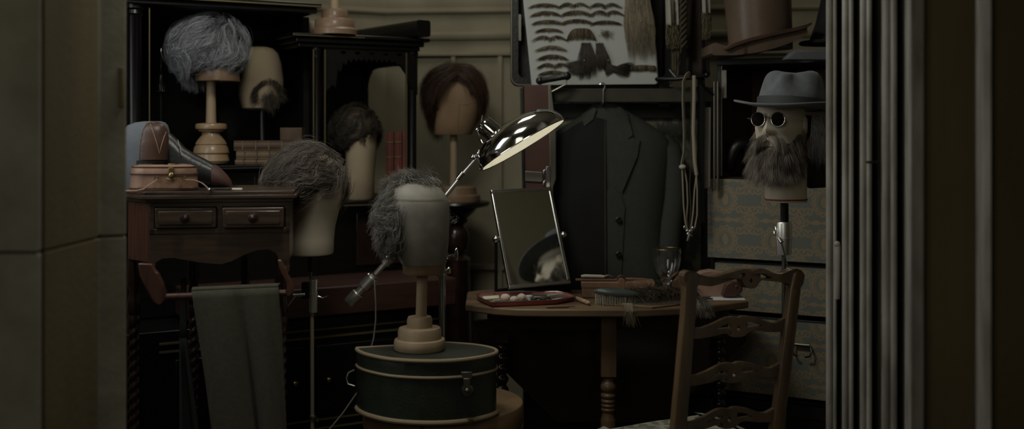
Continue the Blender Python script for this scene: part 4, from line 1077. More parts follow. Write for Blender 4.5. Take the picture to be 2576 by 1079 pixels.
for py, r in ((960, 15), (968, 19), (975, 20), (982, 17), (987, 13), (990, 18), (994, 19.5), (999, 18), (1002, 14), (1005, 18), (1010, 18.5), (1014, 15), (1017, 18), (1021, 18), (1024, 14), (1027, 18), (1032, 18), (1035, 15), (1042, 15), (1052, 18)): pr.append((r * 3.56 / F, zz(py, 3.56)))
zq = zz(1056, 3.56)
pr += [(.024, zq), (.024, .14), (.016, .12), (.026, .07), (.02, .02), (.014, 0), (0, 0)]
mb.lathe(list(reversed(pr)), (lp, 3.56, 0), 28); mb.build('leg', M['oak'], gt_, bevel=.0015)
def spool(c, z0, z1, r):
    p = [(0, z0), (r, z0)]
    n = int((z1 - z0) / .034)
    for i in range(n):
        for q in range(6): a = PI * (q + .5) / 6; p.append((r * (.62 + .5 * math.sin(a)), z0 + (z1 - z0) * (i + (q + .5) / 6) / n))
    p += [(r, z1), (0, z1)]
    return MB().lathe(p, c, 22)
for px, Y, wood in ((1262, 3.70, 'darkwood'), (1810, 3.80, 'darkwood')):
    x = PXX(px, Y); mb = spool((x, Y, 0), .14, .60, .021); mb.box((x, Y, .66), (.045, .045, .125)); mb.box((x, Y, .07), (.045, .045, .14)); mb.build('leg', M[wood], gt_, bevel=.002)
MB().box((.34, 3.76, .11), (.66, .025, .03)).build('stretcher', M['darkwood'], gt_, bevel=.003)

# ---- on the table
T1 = TZ + .0008
def tpt(px, py): # point of the table top seen at a pixel
    Y = (CZ - T1) * F / (py - HY); return V(((px - HX) / F * Y, Y, T1))
# vanity mirror
ym = 3.80
a_ = V((.2075, .100, .004)) * 1.016; b_ = V((-.0555, .119, .318)) * 1.016
b_ = b_ - a_ * (a_.dot(b_) / a_.dot(a_))
mc = V((PXX(1334, ym), ym, zz(596, ym)))
mw, mh = a_.length, b_.length; ax, az = a_.normalized(), b_.normalized(); ay = az.cross(ax)
MM = Matrix(((ax.x, ay.x, az.x, mc.x), (ax.y, ay.y, az.y, mc.y), (ax.z, ay.z, az.z, mc.z), (0, 0, 0, 1)))
mir = thing('vanity_mirror', 'tilting chrome-framed vanity mirror standing on the oak table', 'mirror', V((mc.x, ym, TZ)))
fw = .013
mb = MB()
for c_, d_ in (((0, 0, mh / 2 - fw / 2), (mw, .014, fw)), ((0, 0, -mh / 2 + fw / 2), (mw, .014, fw)), ((-mw / 2 + fw / 2, 0, 0), (fw, .014, mh - 2 * fw)), ((mw / 2 - fw / 2, 0, 0), (fw, .014, mh - 2 * fw))):
    q = MB().box(c_, d_); mb.add(q.v, q.f, MM)
mb.build('frame', M['chrome_worn'], mir, bevel=.003, seg=3)
mb = MB(); q = MB().box((0, -.003, 0), (mw - 2 * fw + .002, .003, mh - 2 * fw + .002)); mb.add(q.v, q.f, MM); mb.build('glass', M['mirror'], mir, smooth=False)
mb = MB(); q = MB().box((0, .004, 0), (mw - .012, .006, mh - .012)); mb.add(q.v, q.f, MM); mb.build('back_plate', M['blackmetal'], mir)
for s_, bx in ((-1, 1245), (1, 1416)):
    pv = MM @ V((s_ * (mw / 2 + .012), 0, 0)); foot = V((pv.x, pv.y, T1 + .012))
    mb = MB().tube([pv, foot], .0052, 12).build('post', M['blackmetal'], mir)
    mb = MB().ball(pv, .0125, 16, 12); mb.tube([pv, MM @ V((s_ * (mw / 2 - .002), 0, 0))], .0055, 12); mb.build('pivot_knob', M['chrome'], mir)
pL = MM @ V((-(mw / 2 + .012), 0, 0)); pR = MM @ V((mw / 2 + .012, 0, 0))
dirb = V((pR.x - pL.x, pR.y - pL.y, 0)); mid = (pL + pR) / 2
mb = MB().box((mid.x, mid.y, T1 + .006), (dirb.length + .04, .04, .012), rot('Z', math.atan2(dirb.y, dirb.x))); mb.tube([V((pL.x, pL.y, T1 + .02)), V((pR.x, pR.y, T1 + .02))], .006, 10)
mb.build('base', M['blackmetal'], mir, bevel=.003)
# red enamel tray and its contents
tp = [tpt(1199, 753), tpt(1206, 760), tpt(1236, 773), tpt(1400, 766), tpt(1447, 757), tpt(1428, 749), tpt(1402, 745), tpt(1262, 746), tpt(1206, 748)]
tcx = sum((p.x for p in tp)) / len(tp); tcy = sum((p.y for p in tp)) / len(tp)
def trg(s, z): return [V((tcx + (p.x - tcx) * s, tcy + (p.y - tcy) * s, T1 + z)) for p in tp]
ty = thing('enamel_tray', 'red enamel make-up tray full of puffs and sticks', 'tray', V((tcx, tcy, T1)))
mb = MB(); mb.loft([trg(.95, 0), trg(.985, .004), trg(1.0, .0135), trg(1.005, .0150), trg(.985, .0150), trg(.955, .008), trg(.93, .0035)], cap=True); mb.build('tray_body', M['redtray'], ty, angle=1.0)
mb = MB(); mb.loft([trg(.93, .0036), trg(.962, .0095)]); mb.build('tray_liner', M['traymetal'], ty)
q = trg(1.0, .0155); MB().tube(q, .0016, 6, loop=True).build('rim', M['chrome_worn'], ty)
TT = T1 + .0099
def on_tray(px, py, z=0): 
    Y = (CZ - TT) * F / (py - HY); return V(((px - HX) / F * Y, Y, TT + z))
def rod(name, label, cat, a, b, r, m, group=None, z=None, taper=1.0):
    o = MB().tube([V((a.x, a.y, (a.z if z is None else z) + r)), V((b.x, b.y, (b.z if z is None else z) + r))], [r, r * taper], 10).build(name, m, angle=.9)
    return tag(o, label, cat, group)
rod('greasepaint_stick', 'pale greasepaint stick at the back left of the red tray', 'make-up stick', on_tray(1214, 752), on_tray(1254, 749), .0042, M['ivory'])
rod('greasepaint_stick', 'pale greasepaint stick lying in front of the other in the red tray', 'make-up stick', on_tray(1216, 756), on_tray(1254, 753), .0046, M['ivory'])
rod('greasepaint_stick', 'short worn make-up stick nearest the front edge of the red tray', 'make-up stick', on_tray(1240, 760), on_tray(1258, 758), .0036, M['cork'])
for px, py, r, lab in ((1271, 759, .0155, 'largest powder puff, left of the three in the red tray'), (1293, 761, .0125, 'small powder puff between the other two in the red tray'), (1312, 757, .0145, 'powder puff at the right of the three in the red tray')):
    c = on_tray(px, py); mb = MB().ball((c.x, c.y, c.z + r * .82), (r, r, r * .82), 24, 14)
    mb.v = [tuple(V(p) + (V(p) - V((c.x, c.y, c.z + r * .82))).normalized() * .0016 * noise.noise(V(p) * 260)) for p in mb.v]
    tag(mb.build('powder_puff', M['puff']), lab, 'powder puff')
for px, py, r, h, mm, lab in ((1331, 754, .010, .014, 'paper', 'small white pot behind the powder puffs in the red tray'), (1322, 758, .007, .007, 'blackleather', 'small dark pot at the front of the red tray'), (1343, 756, .010, .010, 'greencase', 'dark round make-up tin in the middle of the red tray'), (1366, 755, .010, .008, 'blackmetal', 'flat black make-up tin right of the dark round tin'), (1389, 754, .009, .009, 'greencase', 'rightmost dark make-up tin in the red tray')):
    c = on_tray(px, py)
    t = thing('make-up_pot'.replace('-', ''), lab, 'make-up pot', c)
    MB().lathe([(0, 0), (r, 0), (r, h * .62), (0, h * .62)], c, 20).build('pot', M[mm], t)
    MB().lathe([(0, h * .63), (r * 1.05, h * .63), (r * 1.05, h * .95), (r * .95, h), (0, h)], c, 20).build('lid', M[mm if mm == 'paper' else 'steel'], t)
o = MB().box(on_tray(1362, 750) + V((0, 0, .004)), (.052, .03, .007), rot('Z', .05)).build('make_up_palette', M['steel'], bevel=.002); tag(o, 'grey metal paint palette at the back of the red tray', 'palette')
rod('pencil', 'pale pencil laid across the back right of the red tray', 'pencil', on_tray(1378, 752), on_tray(1402, 749), .003, M['ivory'], z=TT + .008)
rod('brush', 'short white stick at the right front of the red tray', 'brush', on_tray(1388, 757), on_tray(1414, 754.5), .0032, M['paper'])
# modelling knives, cork-handled tool
def tool(label, a, b, r, blade, m):
    a, b = V(a), V(b); d = (b - a).normalized(); t = thing('modelling_tool', label, 'tool', a)
    up = V((0, 0, r))
    MB().tube([a + up, a + d * .006 + up, b - d * .004 + up, b + up], [r * .7, r, r, r * .6], 12).build('handle', m, t)
    MB().tube([b + up, b + d * blade * .5 + up, b + d * blade + up], [r * .5, r * .45, r * .2], 8).build('blade', M['steel'], t)
tool('thin wooden-handled modelling tool lying in front of the red tray', tpt(1374, 775), tpt(1432, 774), .0036, .02, M['oak_top'])
tool('pale cork-handled tool lying by the right end of the red tray', tpt(1449, 755), tpt(1482, 768), .0068, .010, M['cork'])
# tan leather box with a strap and an ivory-handled tool on it
bxY = 3.74
x0, x1 = PXX(1462, bxY), PXX(1645, bxY)
lb_ = thing('leather_box', 'long tan leather box with a strap round it behind the hairbrush', 'box', V(((x0 + x1) / 2, bxY, T1)))
zl = zz(705, bxY)
Rb = rot('Z', math.radians(-3))
MB().box(((x0 + x1) / 2, bxY, (T1 + zl) / 2 - .010), (x1 - x0 - .006, .085, zl - T1 - .020), Rb).build('box_body', M['tan'], lb_, bevel=.003)
MB().box(((x0 + x1) / 2, bxY, zl - .0105), (x1 - x0, .091, .021), Rb).build('lid', M['tan'], lb_, bevel=.003)
sx = PXX(1560, bxY)
mb = MB().box((sx, bxY - .0455, zl - .012), (.021, .004, .046), Rb); mb.box((sx, bxY, zl + .0018), (.021, .09, .0035), Rb)
ringp = [V((sx + .012 * math.cos(a), bxY - .042 , zl + .012 + .008 * math.sin(a))) for a in [2 * PI * i / 16 for i in range(16)]]
mb.build('strap', M['tan'], lb_, bevel=.001)
mb = MB()
for y in (-.044, -.038, -.032): mb.tube([p + V((0, y + .042, 0)) for p in ringp], .0028, 8, loop=True)
mb.build('strap_keeper', M['brownleather'], lb_)
kn = thing('razor', 'ivory-handled razor lying on the lid of the tan leather box', 'razor', W(1500, 696, bxY - .02))
MB().tube([W(1462, 695, bxY - .025), W(1470, 694, bxY - .025), W(1512, 695, bxY - .025), W(1520, 696, bxY - .025)], [.004, .0052, .0052, .004], 12).build('handle', M['ivory'], kn)
MB().tube([W(1521, 696, bxY - .024), W(1530, 693, bxY - .024), W(1543, 697, bxY - .024)], .0052, 10).build('ferrule', M['steel'], kn)
rod('leather_roll', 'narrow leather tool roll under the ivory razor on the tan box', 'tool roll', W(1448, 701, bxY - .022), W(1552, 699.5, bxY - .022), .0042, M['tan'], z=zl + .0008)
rod('leather_offcut', 'flat leather strip lying on the right of the tan box lid', 'leather strip', W(1573, 701, bxY - .01), W(1625, 700, bxY - .01), .005, M['tan'], z=zl + .0008, taper=.4)
# glass goblet
gY = 3.80; gx = PXX(1677, gY)
gz = T1
gb = thing('goblet', 'glass goblet with a gilt rim standing on the table', 'glass', V((gx, gY, gz)))
def gr_(py): return zz(py, gY) - gz
kg = gY / F
outer_ = [(0, 0), (25 * kg, 0), (25 * kg, .003), (15 * kg, .008), (9 * kg, gr_(724)), (8 * kg, gr_(717)), (9.5 * kg, gr_(713)), (13 * kg, gr_(708)), (21 * kg, gr_(700)), (29 * kg, gr_(685)), (34 * kg, gr_(665)), (36.5 * kg, gr_(645)), (36 * kg, gr_(626))]
inner_ = [(35 * kg, gr_(626)), (35.3 * kg, gr_(645)), (32.6 * kg, gr_(665)), (27.5 * kg, gr_(684)), (18 * kg, gr_(699)), (6 * kg, gr_(705)), (0, gr_(706))]
MB().lathe(outer_ + inner_, (gx, gY, gz), 48).build('bowl', M['glass'], gb)
MB().tube([V((gx + 35.6 * kg * math.cos(a), gY + 35.6 * kg * math.sin(a), zz(625.5, gY))) for a in [2 * PI * i / 40 for i in range(40)]], .0012, 8, loop=True).build('gilt_rim', M['brass'], gb)
# hairbrush, hackle board and the heap of hair
hbx = tpt(1552, 766)
hbr = thing('hairbrush', 'oval hairbrush with a green back resting on its bristles by the tan box', 'brush', hbx)
yB = hbx.y
Mb = Matrix.Translation(V((PXX(1552, yB), yB, zz(736, yB)))) @ rot('Y', math.radians(5))
mb = MB(); prf = [(-1, -.006), (-1, .0), (-.92, .006), (-.6, .011), (0, .013)]
rings = []
for s_, z in ((.96, -.007), (1, -.004), (1, .001), (.93, .006), (.7, .0105), (.3, .0125)): rings.append([Mb @ V((.074 * s_ * math.cos(a), .028 * s_ * math.sin(a), z)) for a in [2 * PI * i / 32 for i in range(32)]])
mb.loft(rings); mb.build('brush_back', M['brush_green'], hbr)
S = []
for i in range(-13, 14):
    for j in range(-4, 5):
        x, y = i * .0052, j * .0058
        if (x / .07) ** 2 + (y / .025) ** 2 < 1:
            p = Mb @ V((x, y, -.006)); S.append([tuple(p), tuple(p.lerp(V((p.x, p.y, T1)), .5)), (p.x + random.uniform(-.001, .001), p.y, T1 + .001)])
strands(S, .0011, 'bristles', M['bristle'], hbr, tip=.8)
hk = [tpt(1498, 764), tpt(1560, 770), tpt(1640, 776), tpt(1712, 768), tpt(1722, 750), tpt(1520, 748)]
hc = thing('hackle_board', 'flat wooden hackle board with rows of fine teeth at the table edge', 'hackle board', sum(hk, V()) / 6)
for p in hk: p.z = 0
def hlev(s, z):
    c = sum(hk, V()) / 6; return [(c + (p - c) * s) + V((0, 0, T1 + z)) for p in hk]
MB().loft([hlev(1, 0), hlev(1.0, .004), hlev(.97, .006)]).build('board', M['oak_top'], hc)
S = []
for r_ in range(4):
    for i in range(62):
        t = i / 61; p = tpt(1590 + 118 * t, 769 + 4.5 * math.sin(PI * min(1, t * 1.2)) - r_ * 3.2); S.append([(p.x, p.y, T1 + .005), (p.x, p.y + .001, T1 + .012), (p.x, p.y + .002, T1 + .019)])
strands(S, .0007, 'teeth', M['steel'], hc, tip=.3)
def heap(name, label, cat, path, n, r, m, spread, L, seed, z=None, k=7, droop=0):
    rd = random.Random(seed); S = []
    for i in range(n):
        t = rd.random(); x = t * (len(path) - 1); a = min(int(x), len(path) - 2); p = path[a].lerp(path[a + 1], x - a)
        d = (path[a + 1] - path[a]).normalized()
        o = V((rd.gauss(0, 1), rd.gauss(0, .9), abs(rd.gauss(0, .8)))) * spread; l = L * rd.uniform(.5, 1.3); q = p + o; s_ = []
        dv = (d * rd.choice((-1, 1)) + V((rd.gauss(0, .5), rd.gauss(0, .5), rd.gauss(.1, .3)))).normalized()
        for j in range(k):
            s_.append(tuple(q)); dv = (dv + noise.noise_vector(q * 35 + V((seed, 0, 0))) * .7 + V((0, 0, -droop))).normalized(); q = q + dv * l / (k - 1)
            if z is not None and q.z < z: q.z = z + .001
        S.append(s_)
    return tag(strands(S, r, name, m), label, cat)
zh = T1 + .007
def up(p, z): return V((p.x, p.y, z))
heap('hair_heap', 'tangled heap of dark brown hair lying over the hackle board', 'hair', [up(tpt(1536, 762), zh + .012), up(tpt(1580, 764), zh + .018), up(tpt(1630, 762), zh + .022), up(tpt(1690, 758), zh + .022), up(tpt(1735, 758), zh + .014)], 3200, .0006, M['h_heap'], .011, .055, 5, z=zh, droop=.25)
S = []; rd = random.Random(9)
for i in range(150):
    a = tpt(1570 + rd.gauss(8, 7), 772); x = rd.gauss(0, 5); L = rd.uniform(.55, 1.0)
    e = W(1584 + x * 1.4 + rd.gauss(0, 4), 772 + 46 * L, a.y); Yf = min(a.y, 3.4665) - .004 - rd.random() * .006
    S.append([(a.x, a.y, T1 + .012), (a.x + (e.x - a.x) * .25, (a.y + Yf) / 2, T1 + .012), (a.x + (e.x - a.x) * .5, Yf, T1 - .005), tuple(W(1582 + x, 772 + 22 * L, Yf)), tuple(W(1584 + x * 1.4, 772 + 36 * L, Yf)), (e.x, Yf, e.z)])
tag(strands(S, .0006, 'hair_tress', M['h_pale']), 'wispy tress of brown hair hanging over the front edge of the table', 'hair')
S = []
for i in range(260):
    t = rd.random(); a = W(1738 + 34 * t, 758 + rd.gauss(0, 2), 3.53); e = W(1752 + 40 * t + rd.gauss(0, 8), 775 + rd.uniform(4, 26), 3.50)
    a.z = max(a.z, T1 + .008); s_ = []
    for j in range(6):
        u = j / 5; p = a.lerp(e, u); p.z += .016 * math.sin(PI * min(1, u * 1.4)); p.y = 3.60 - .12 * min(1, u * 1.5) - rd.random() * .003
        yedge = 3.54 + .5 * (p.x - .62) * 1.4
        if p.z < T1 + .002: p.y = min(p.y, 3.50)
        s_.append(tuple(p))
    S.append(s_)
tag(strands(S, .0006, 'hair_tress', M['h_brown']), 'spread tress of brown hair over the table edge beside the blue pen', 'hair')
# paper, blue pen, leather pouch
pp = [tpt(1774, 756), tpt(1876, 755), tpt(1868, 746), tpt(1790, 747)]
mb = MB(); mb.loft([[up(p, T1) for p in pp], [up(p, T1 + .0012) for p in pp]]); tag(mb.build('paper_sheet', M['paper']), 'white sheet of paper lying on the right end of the table', 'paper')
pn = thing('pen', 'dark blue pen lying on the white paper', 'pen', tpt(1775, 754))
MB().tube([tpt(1758, 755.5) + V((0, 0, .006)), tpt(1793, 756) + V((0, 0, .006))], [.004, .0028], 12).build('barrel', M['bluepen'], pn)
MB().ball(tpt(1767, 755.5) + V((0, -.002, .011)), (.004, .003, .003), 12, 8).build('clip', M['brass'], pn)
pY = 3.72
def pouch(label, pts, Y, th, m):
    b_ = thing('leather_pouch', label, 'pouch', W(sum(p[0] for p in pts) / len(pts), max(p[1] for p in pts), Y))
    mb = MB().pxprism(pts, Y, th); mb.build('pouch_body', m, b_, bevel=.012, seg=4); return b_
pb1 = pouch('pinkish tan leather pouch leaning behind the chair back on the table', [(1742, 700), (1765, 684), (1790, 680), (1812, 684), (1838, 688), (1856, 700), (1852, 738), (1834, 746), (1760, 747), (1744, 738)], pY, .05, M['tan_pale'])
MB().pxprism([(1826, 716), (1838, 709), (1858, 709), (1870, 718), (1868, 734), (1854, 746), (1832, 748), (1816, 744)], pY - .035, .03).build('flap', M['redleather'], pb1, bevel=.006)
MB().ball(W(1852, 720, pY - .038), .003, 10, 8).build('stud', M['brass'], pb1)
pb2 = tag(MB().pxprism([(1694, 706), (1706, 698), (1724, 694), (1736, 700), (1738, 746), (1692, 746)], 3.83, .04).build('leather_purse', M['tan'], bevel=.008, seg=3), 'small tan leather purse standing right behind the goblet', 'purse')

# ================================================================ LADDER-BACK CHAIR
chr_ = thing('ladder_back_chair', 'walnut ladder-back chair with pierced wavy rails and brocade seat', 'chair', V((.47, 3.12, 0)))
YL, YR = 2.98, 3.15
def post(rows, Y, Yd):
    """rows: px centre, row, half width px; continued to the floor"""
    mb = MB(); rings = []
    for x, y, h in rows:
        Yq_ = Y - Yd * (y - 690) / 390.0
        c = W(x, y, Yq_); hw = h * Yq_ / F
        ang = math.radians(30); ex = V((math.cos(ang), math.sin(ang), 0)); ey = V((-math.sin(ang), math.cos(ang), 0))
        rings.append([c + ex * (hw * 1.0 * sx * q1) + ey * (.013 * sy * q2) for sx, sy, q1, q2 in ((-1, -1, .7, 1), (1, -1, .7, 1), (1, -1, 1, .7), (1, 1, 1, .7), (1, 1, .7, 1), (-1, 1, .7, 1), (-1, 1, 1, .7), (-1, -1, 1, .7))])
    c = sum(rings[-1], V()) / 8; c2 = sum(rings[-2], V()) / 8; d = (c - c2); d = d / abs(d.z) * c.z
    rings.append([V((p.x + d.x * .6, p.y + d.y * .6, 0)) for p in rings[-1]])
    return mb.loft(rings)
post([(1734, 684, 14), (1735, 694, 21), (1734, 720, 20), (1731, 780, 20), (1724, 860, 20), (1716, 960, 21), (1705, 1085, 22)], YL, .06).build('leg', M['chairwood'], chr_, bevel=.003)
post([(2000, 682, 10), (2001, 695, 16), (1996, 725, 18), (1990, 780, 18), (1980, 860, 19), (1968, 960, 19), (1952, 1085, 19)], YR, .06).build('leg', M['chairwood'], chr_, bevel=.003)
def pos_lr(xL, yL, xR, yR):
    a = W(xL, yL, YL - .06 * (yL - 690) / 390); b = W(xR, yR, YR - .06 * (yR - 690) / 390); return a, b
def rail(outline, holes, x0, x1, base, aL, aR, th, name):
    """pixel outline re-expressed between the two posts"""
    a, b = pos_lr(*aL, *aR); s = a.y / F; s2 = b.y / F
    nrm = V((-(b - a).y, (b - a).x, 0)).normalized()
    def fn(x, y, w):
        t = (x - x0) / (x1 - x0); p = a.lerp(b, t); h = (base[0] + (base[1] - base[0]) * t - y) * (s + (s2 - s) * t)
        bow = .018 * math.sin(PI * max(0, min(1, t)))
        return p + V((0, 0, h)) + nrm * (w - th / 2 + bow)
    return MB().slab(outline, holes, fn, th).build(name, M['chairwood'], chr_, bevel=.0025, seg=3, smooth=True)
so = [(1726, 816), (1740, 820), (1752, 825), (1765, 826), (1794, 817), (1823, 804), (1835, 800), (1848, 799), (1864, 801), (1872, 797), (1886, 797), (1908, 801), (1933, 811), (1942, 813), (1951, 813), (1965, 805), (1971, 801), (1986, 806), (1986, 836), (1972, 836), (1930, 837), (1905, 833), (1894, 834), (1884, 840), (1879, 846), (1869, 850), (1851, 851), (1840, 848), (1834, 842), (1823, 841), (1805, 846), (1787, 849), (1760, 852), (1726, 852)]
sh_ = [[(1798, 833), (1819, 822), (1838, 815), (1844, 819), (1843, 827), (1823, 828)], [(1883, 811), (1894, 812), (1921, 821), (1896, 824), (1885, 826), (1880, 819)], [(1862, 819), (1867, 829), (1862, 836), (1857, 829)], [(1836, 836), (1842, 835), (1845, 842), (1839, 844)]]
for yl, yr in ((820, 805), (939, 918), (1057, 1030), (1178, 1145)):
    xl = 1727 - (yl - 820) * .085; xr = 1984 - (yr - 805) * .11
    rail(so, sh_, 1727, 1984, (820, 806), (xl, yl), (xr, yr), .013, 'back_rail')
to = [(1714, 694), (1717, 685), (1727, 679), (1742, 682), (1756, 690), (1775, 695), (1795, 696), (1830, 688), (1856, 680), (1872, 677), (1884, 677), (1892, 681), (1900, 678), (1912, 675), (1926, 678), (1945, 687), (1960, 689), (1973, 684), (1986, 677), (1998, 674), (2010, 679), (2018, 692), (2014, 712), (2006, 724), (1990, 722), (1975, 712), (1955, 709), (1935, 707), (1915, 705), (1908, 712), (1903, 722), (1892, 727), (1880, 725), (1872, 718), (1866, 704), (1850, 703), (1830, 708), (1805, 716), (1785, 720), (1765, 718), (1752, 716), (1745, 722), (1736, 726), (1718, 722)]
rail(to, [[(1889, 699), (1893, 707), (1889, 714), (1884, 707)], [(1912, 690), (1922, 690), (1940, 699), (1922, 701), (1912, 700)], [(1862, 690), (1872, 686), (1876, 692), (1872, 698), (1858, 698)]], 1735, 2000, (694, 694), (1735, 694), (2000, 694), .026, 'top_rail')
# seat
bL, bR = pos_lr(1700, 1085, 1952, 1085); bd = V(((bR - bL).x, (bR - bL).y, 0)).normalized(); fwd = V((-bd.y, bd.x, 0))
w_ = (bR - bL); w_.z = 0; ww = w_.length; o0 = V((bL.x, bL.y, 0))
def seatpt(u, v, z): return o0 + bd * (u * ww) + fwd * v + V((0, 0, z))
def seatring(e, z, rr=.02):
    cs = [(-.02 - e, -.005 - e), (1.02 + e, -.005 - e), (1.10 + e, .36 + e), (-.12 - e, .36 + e)]
    return [seatpt(u, v, z) for u, v in [(-.02 - e, .02), (0, 0 - e), (1, 0 - e), (1.02 + e, .02), (1.12 + e, .30), (1.08 + e, .345), (1.0, .36 + e), (.5, .368 + e), (0, .36 + e), (-.10 - e, .345), (-.13 - e, .30)]]
MB().loft([seatring(0, .40), seatring(.008, .408), seatring(.008, .425), seatring(-.03, .440), seatring(-.12, .446)]).build('seat', M['seat'], chr_, angle=1.2)
MB().loft([seatring(.0, .35), seatring(.0, .40)]).build('seat_rail', M['chairwood'], chr_, bevel=.004)
for u in (-.07, 1.06):
    p = seatpt(u, .325, 0); MB().lathe([(0, 0), (.013, 0), (.017, .03), (.016, .2), (.019, .35), (0, .35)], p, 16).build('leg', M['chairwood'], chr_)
mb = MB()
for u in (-.03, 1.02): mb.tube([seatpt(u, .02, .16), seatpt(u * 1.06, .32, .16)], .009, 10)
mb.build('stretcher', M['chairwood'], chr_)
# ================================================================ WARDROBE TRUNK
U2 = V((.883, -.469, 0)); N2 = V((.469, .883, 0)); O2 = V((PXX(1790, 4.05), 4.05, 0)); RT = rot('Z', math.atan2(-.469, .883))
def D_(t, v, z): return O2 + U2 * t + N2 * v + V((0, 0, z))
def dbox(t0, t1, v0, v1, z0, z1, mb=None): return (mb or MB()).box(D_((t0 + t1) / 2, (v0 + v1) / 2, (z0 + z1) / 2), (t1 - t0, v1 - v0, z1 - z0), RT)
trk = thing('wardrobe_trunk', 'open black wardrobe trunk with damask-covered drawers and a hanging side', 'trunk', D_(.2, .2, 0))
TB = M['trunkblack']
mb = dbox(-.01, .60, .03, .42, 0, .335); mb.build('plinth', TB, trk, bevel=.004)
g = MB()
for z in (.10, .20, .29): dbox(-.01, .60, .025, .031, z, z + .012, g)
g.build('plinth_batten', M['darkwood'], trk)
mb = dbox(.0, .60, .40, .42, .335, 1.56); dbox(.585, .60, .012, .42, .335, 1.56, mb); dbox(-.012, .0, .03, .42, .335, 1.135, mb); dbox(-.01, .60, .012, .42, 1.128, 1.134, mb)
dbox(.018, .60, .0, .42, 1.538, 1.56, mb); dbox(.020, .036, .0, .42, 1.134, 1.538, mb)
for z in (.355, .640, .835): dbox(-.01, .60, .02, .40, z - .016, z - .004, mb)
mb.build('drawer_case', TB, trk, bevel=.003)
mb = dbox(.04, .585, .385, .399, 1.136, 1.536); mb.build('compartment_lining', M['redleather'], trk)
dbox(.0365, .0385, .0, .39, 1.136, 1.536).build('metal_edge', M['steel'], trk)
mb = MB(); dbox(.040, .056, -.002, .003, 1.42, 1.52, mb); mb.build('hinge_plate', M['steel'], trk)
def damask_front(t0, t1, z0, z1, out, name='drawer'):
    mb = dbox(t0, t1, -.004 - out, .36, z0, z1); o = mb.build(name, M['damask'], trk)
    uv = o.data.uv_layers.new(name='UVMap')
    mi = INV[trk.name].inverted()
    for pgn in o.data.polygons:
        for li in pgn.loop_indices:
            p = mi @ o.data.vertices[o.data.loops[li].vertex_index].co; q = p - O2
            uv.data[li].uv = (q.dot(U2) + q.dot(N2) * .97, p.z - .845)
    return o
damask_front(-.012, .575, .843, 1.127, .004)
d2 = damask_front(.012, .575, .656, .822, -.006)
d3 = damask_front(.012, .575, .365, .628, -.006)
hp_ = W(2016, 882, D_(.40, 0, .5).y); tq = (hp_ - O2).dot(U2); hz = zz(872, hp_.y)
mb = MB().tube([D_(tq - .030, -.012, hz + .002), D_(tq + .024, -.012, hz + .002)], .0065, 12); mb.build('handle', M['steel'], d3)
mb = MB().tube([D_(tq - .030, -.010, hz), D_(tq - .034, -.022, hz - .016), D_(tq - .028, -.026, hz - .032), D_(tq - .016, -.024, hz - .037)], .0035, 8); mb.tube([D_(tq + .024, -.010, hz), D_(tq + .032, -.022, hz - .016), D_(tq + .026, -.026, hz - .034), D_(tq + .010, -.024, hz - .038)], .0035, 8); mb.build('handle_bail', M['blackmetal'], d3)
# hanging side
HBY = 4.262
xa, xb = PXX(1318, 4.0), PXX(1800, 4.02)
mb = MB().box(((xa + xb) / 2, HBY, .90), (xb - xa, .016, 1.12)); mb.build('hanging_back', M['lining'], trk)
mb = MB().box(((xa + xb) / 2, 4.25, 1.456), (xb - xa, .20, .018)); mb.box(((xa + xb) / 2, 4.045, 1.430), (xb - xa, .012, .05)); mb.build('hanging_top', M['dullcloth'], trk, bevel=.003)
mb = MB().box(((xa + xb) / 2, 4.245, 1.378), (xb - xa, .02, .055)); mb.build('hanging_bar', TB, trk)
mb = MB().box(((xa + xb) / 2, 4.23, .165), (xb - xa, .36, .33)); mb.box(((xa + xb) / 2, 4.23, .345), (xb - xa, .36, .02)); mb.build('hanging_base', TB, trk, bevel=.003)
mb = MB().box((xb - .007, 4.23, .90), (.012, .36, 1.12)); mb.build('side_wall', TB, trk)
# left panel of reddish fibre with metal edging
fy = 3.985
MB().pxprism([(1316, 216), (1380, 214), (1388, 472), (1392, 760), (1330, 760), (1318, 472)], fy, .03).build('fibre_panel', M['redleather'], trk, bevel=.002, smooth=False)
MB().pxprism([(1379, 214), (1386, 214), (1399, 320), (1399, 450), (1392, 470), (1392, 760), (1384, 760), (1384, 470)], fy - .006, .04).build('metal_edge', M['steel'], trk, bevel=.002, smooth=False)
MB().pxprism([(1308, 222), (1318, 214), (1322, 470), (1330, 760), (1324, 760), (1314, 470)], fy - .004, .036).build('leather_edge', M['blackleather'], trk, bevel=.003, smooth=False)
mb = MB().pxprism([(1321, 430), (1364, 433), (1366, 440), (1366, 455), (1362, 459), (1321, 456)], fy - .007, .006); mb.build('lock_plate', M['steel'], trk, bevel=.002, smooth=False)
mb = MB(); ey = fy - .010
for yy in (424, 452): mb.tube([W(1374, yy, ey), W(1368, yy + 5, ey - .004), W(1367, yy + 14, ey - .005), W(1372, yy + 19, ey)], .0028, 8)
mb.box(W(1379, 445, fy - .010), (.014, .008, .075)); mb.build('hasp', M['chrome_worn'], trk, bevel=.001)
# carrying handle on top of the panel
hd_ = W(1390, 200, fy - .01)
mb = MB().tube([W(1360, 203, fy), W(1380, 200, fy), W(1404, 196, fy), W(1424, 191, fy)], [.0125, .0105, .0105, .013], 14); mb.ball(W(1426, 191, fy), .0155, 14, 10); mb.ball(W(1358, 203, fy), .0145, 14, 10); mb.build('carrying_handle', M['blackleather'], trk)
mb = MB().tube([W(1424, 200, fy), W(1424, 212, fy), W(1386, 232, fy)], .0036, 8); mb.build('handle_bracket', M['steel'], trk)
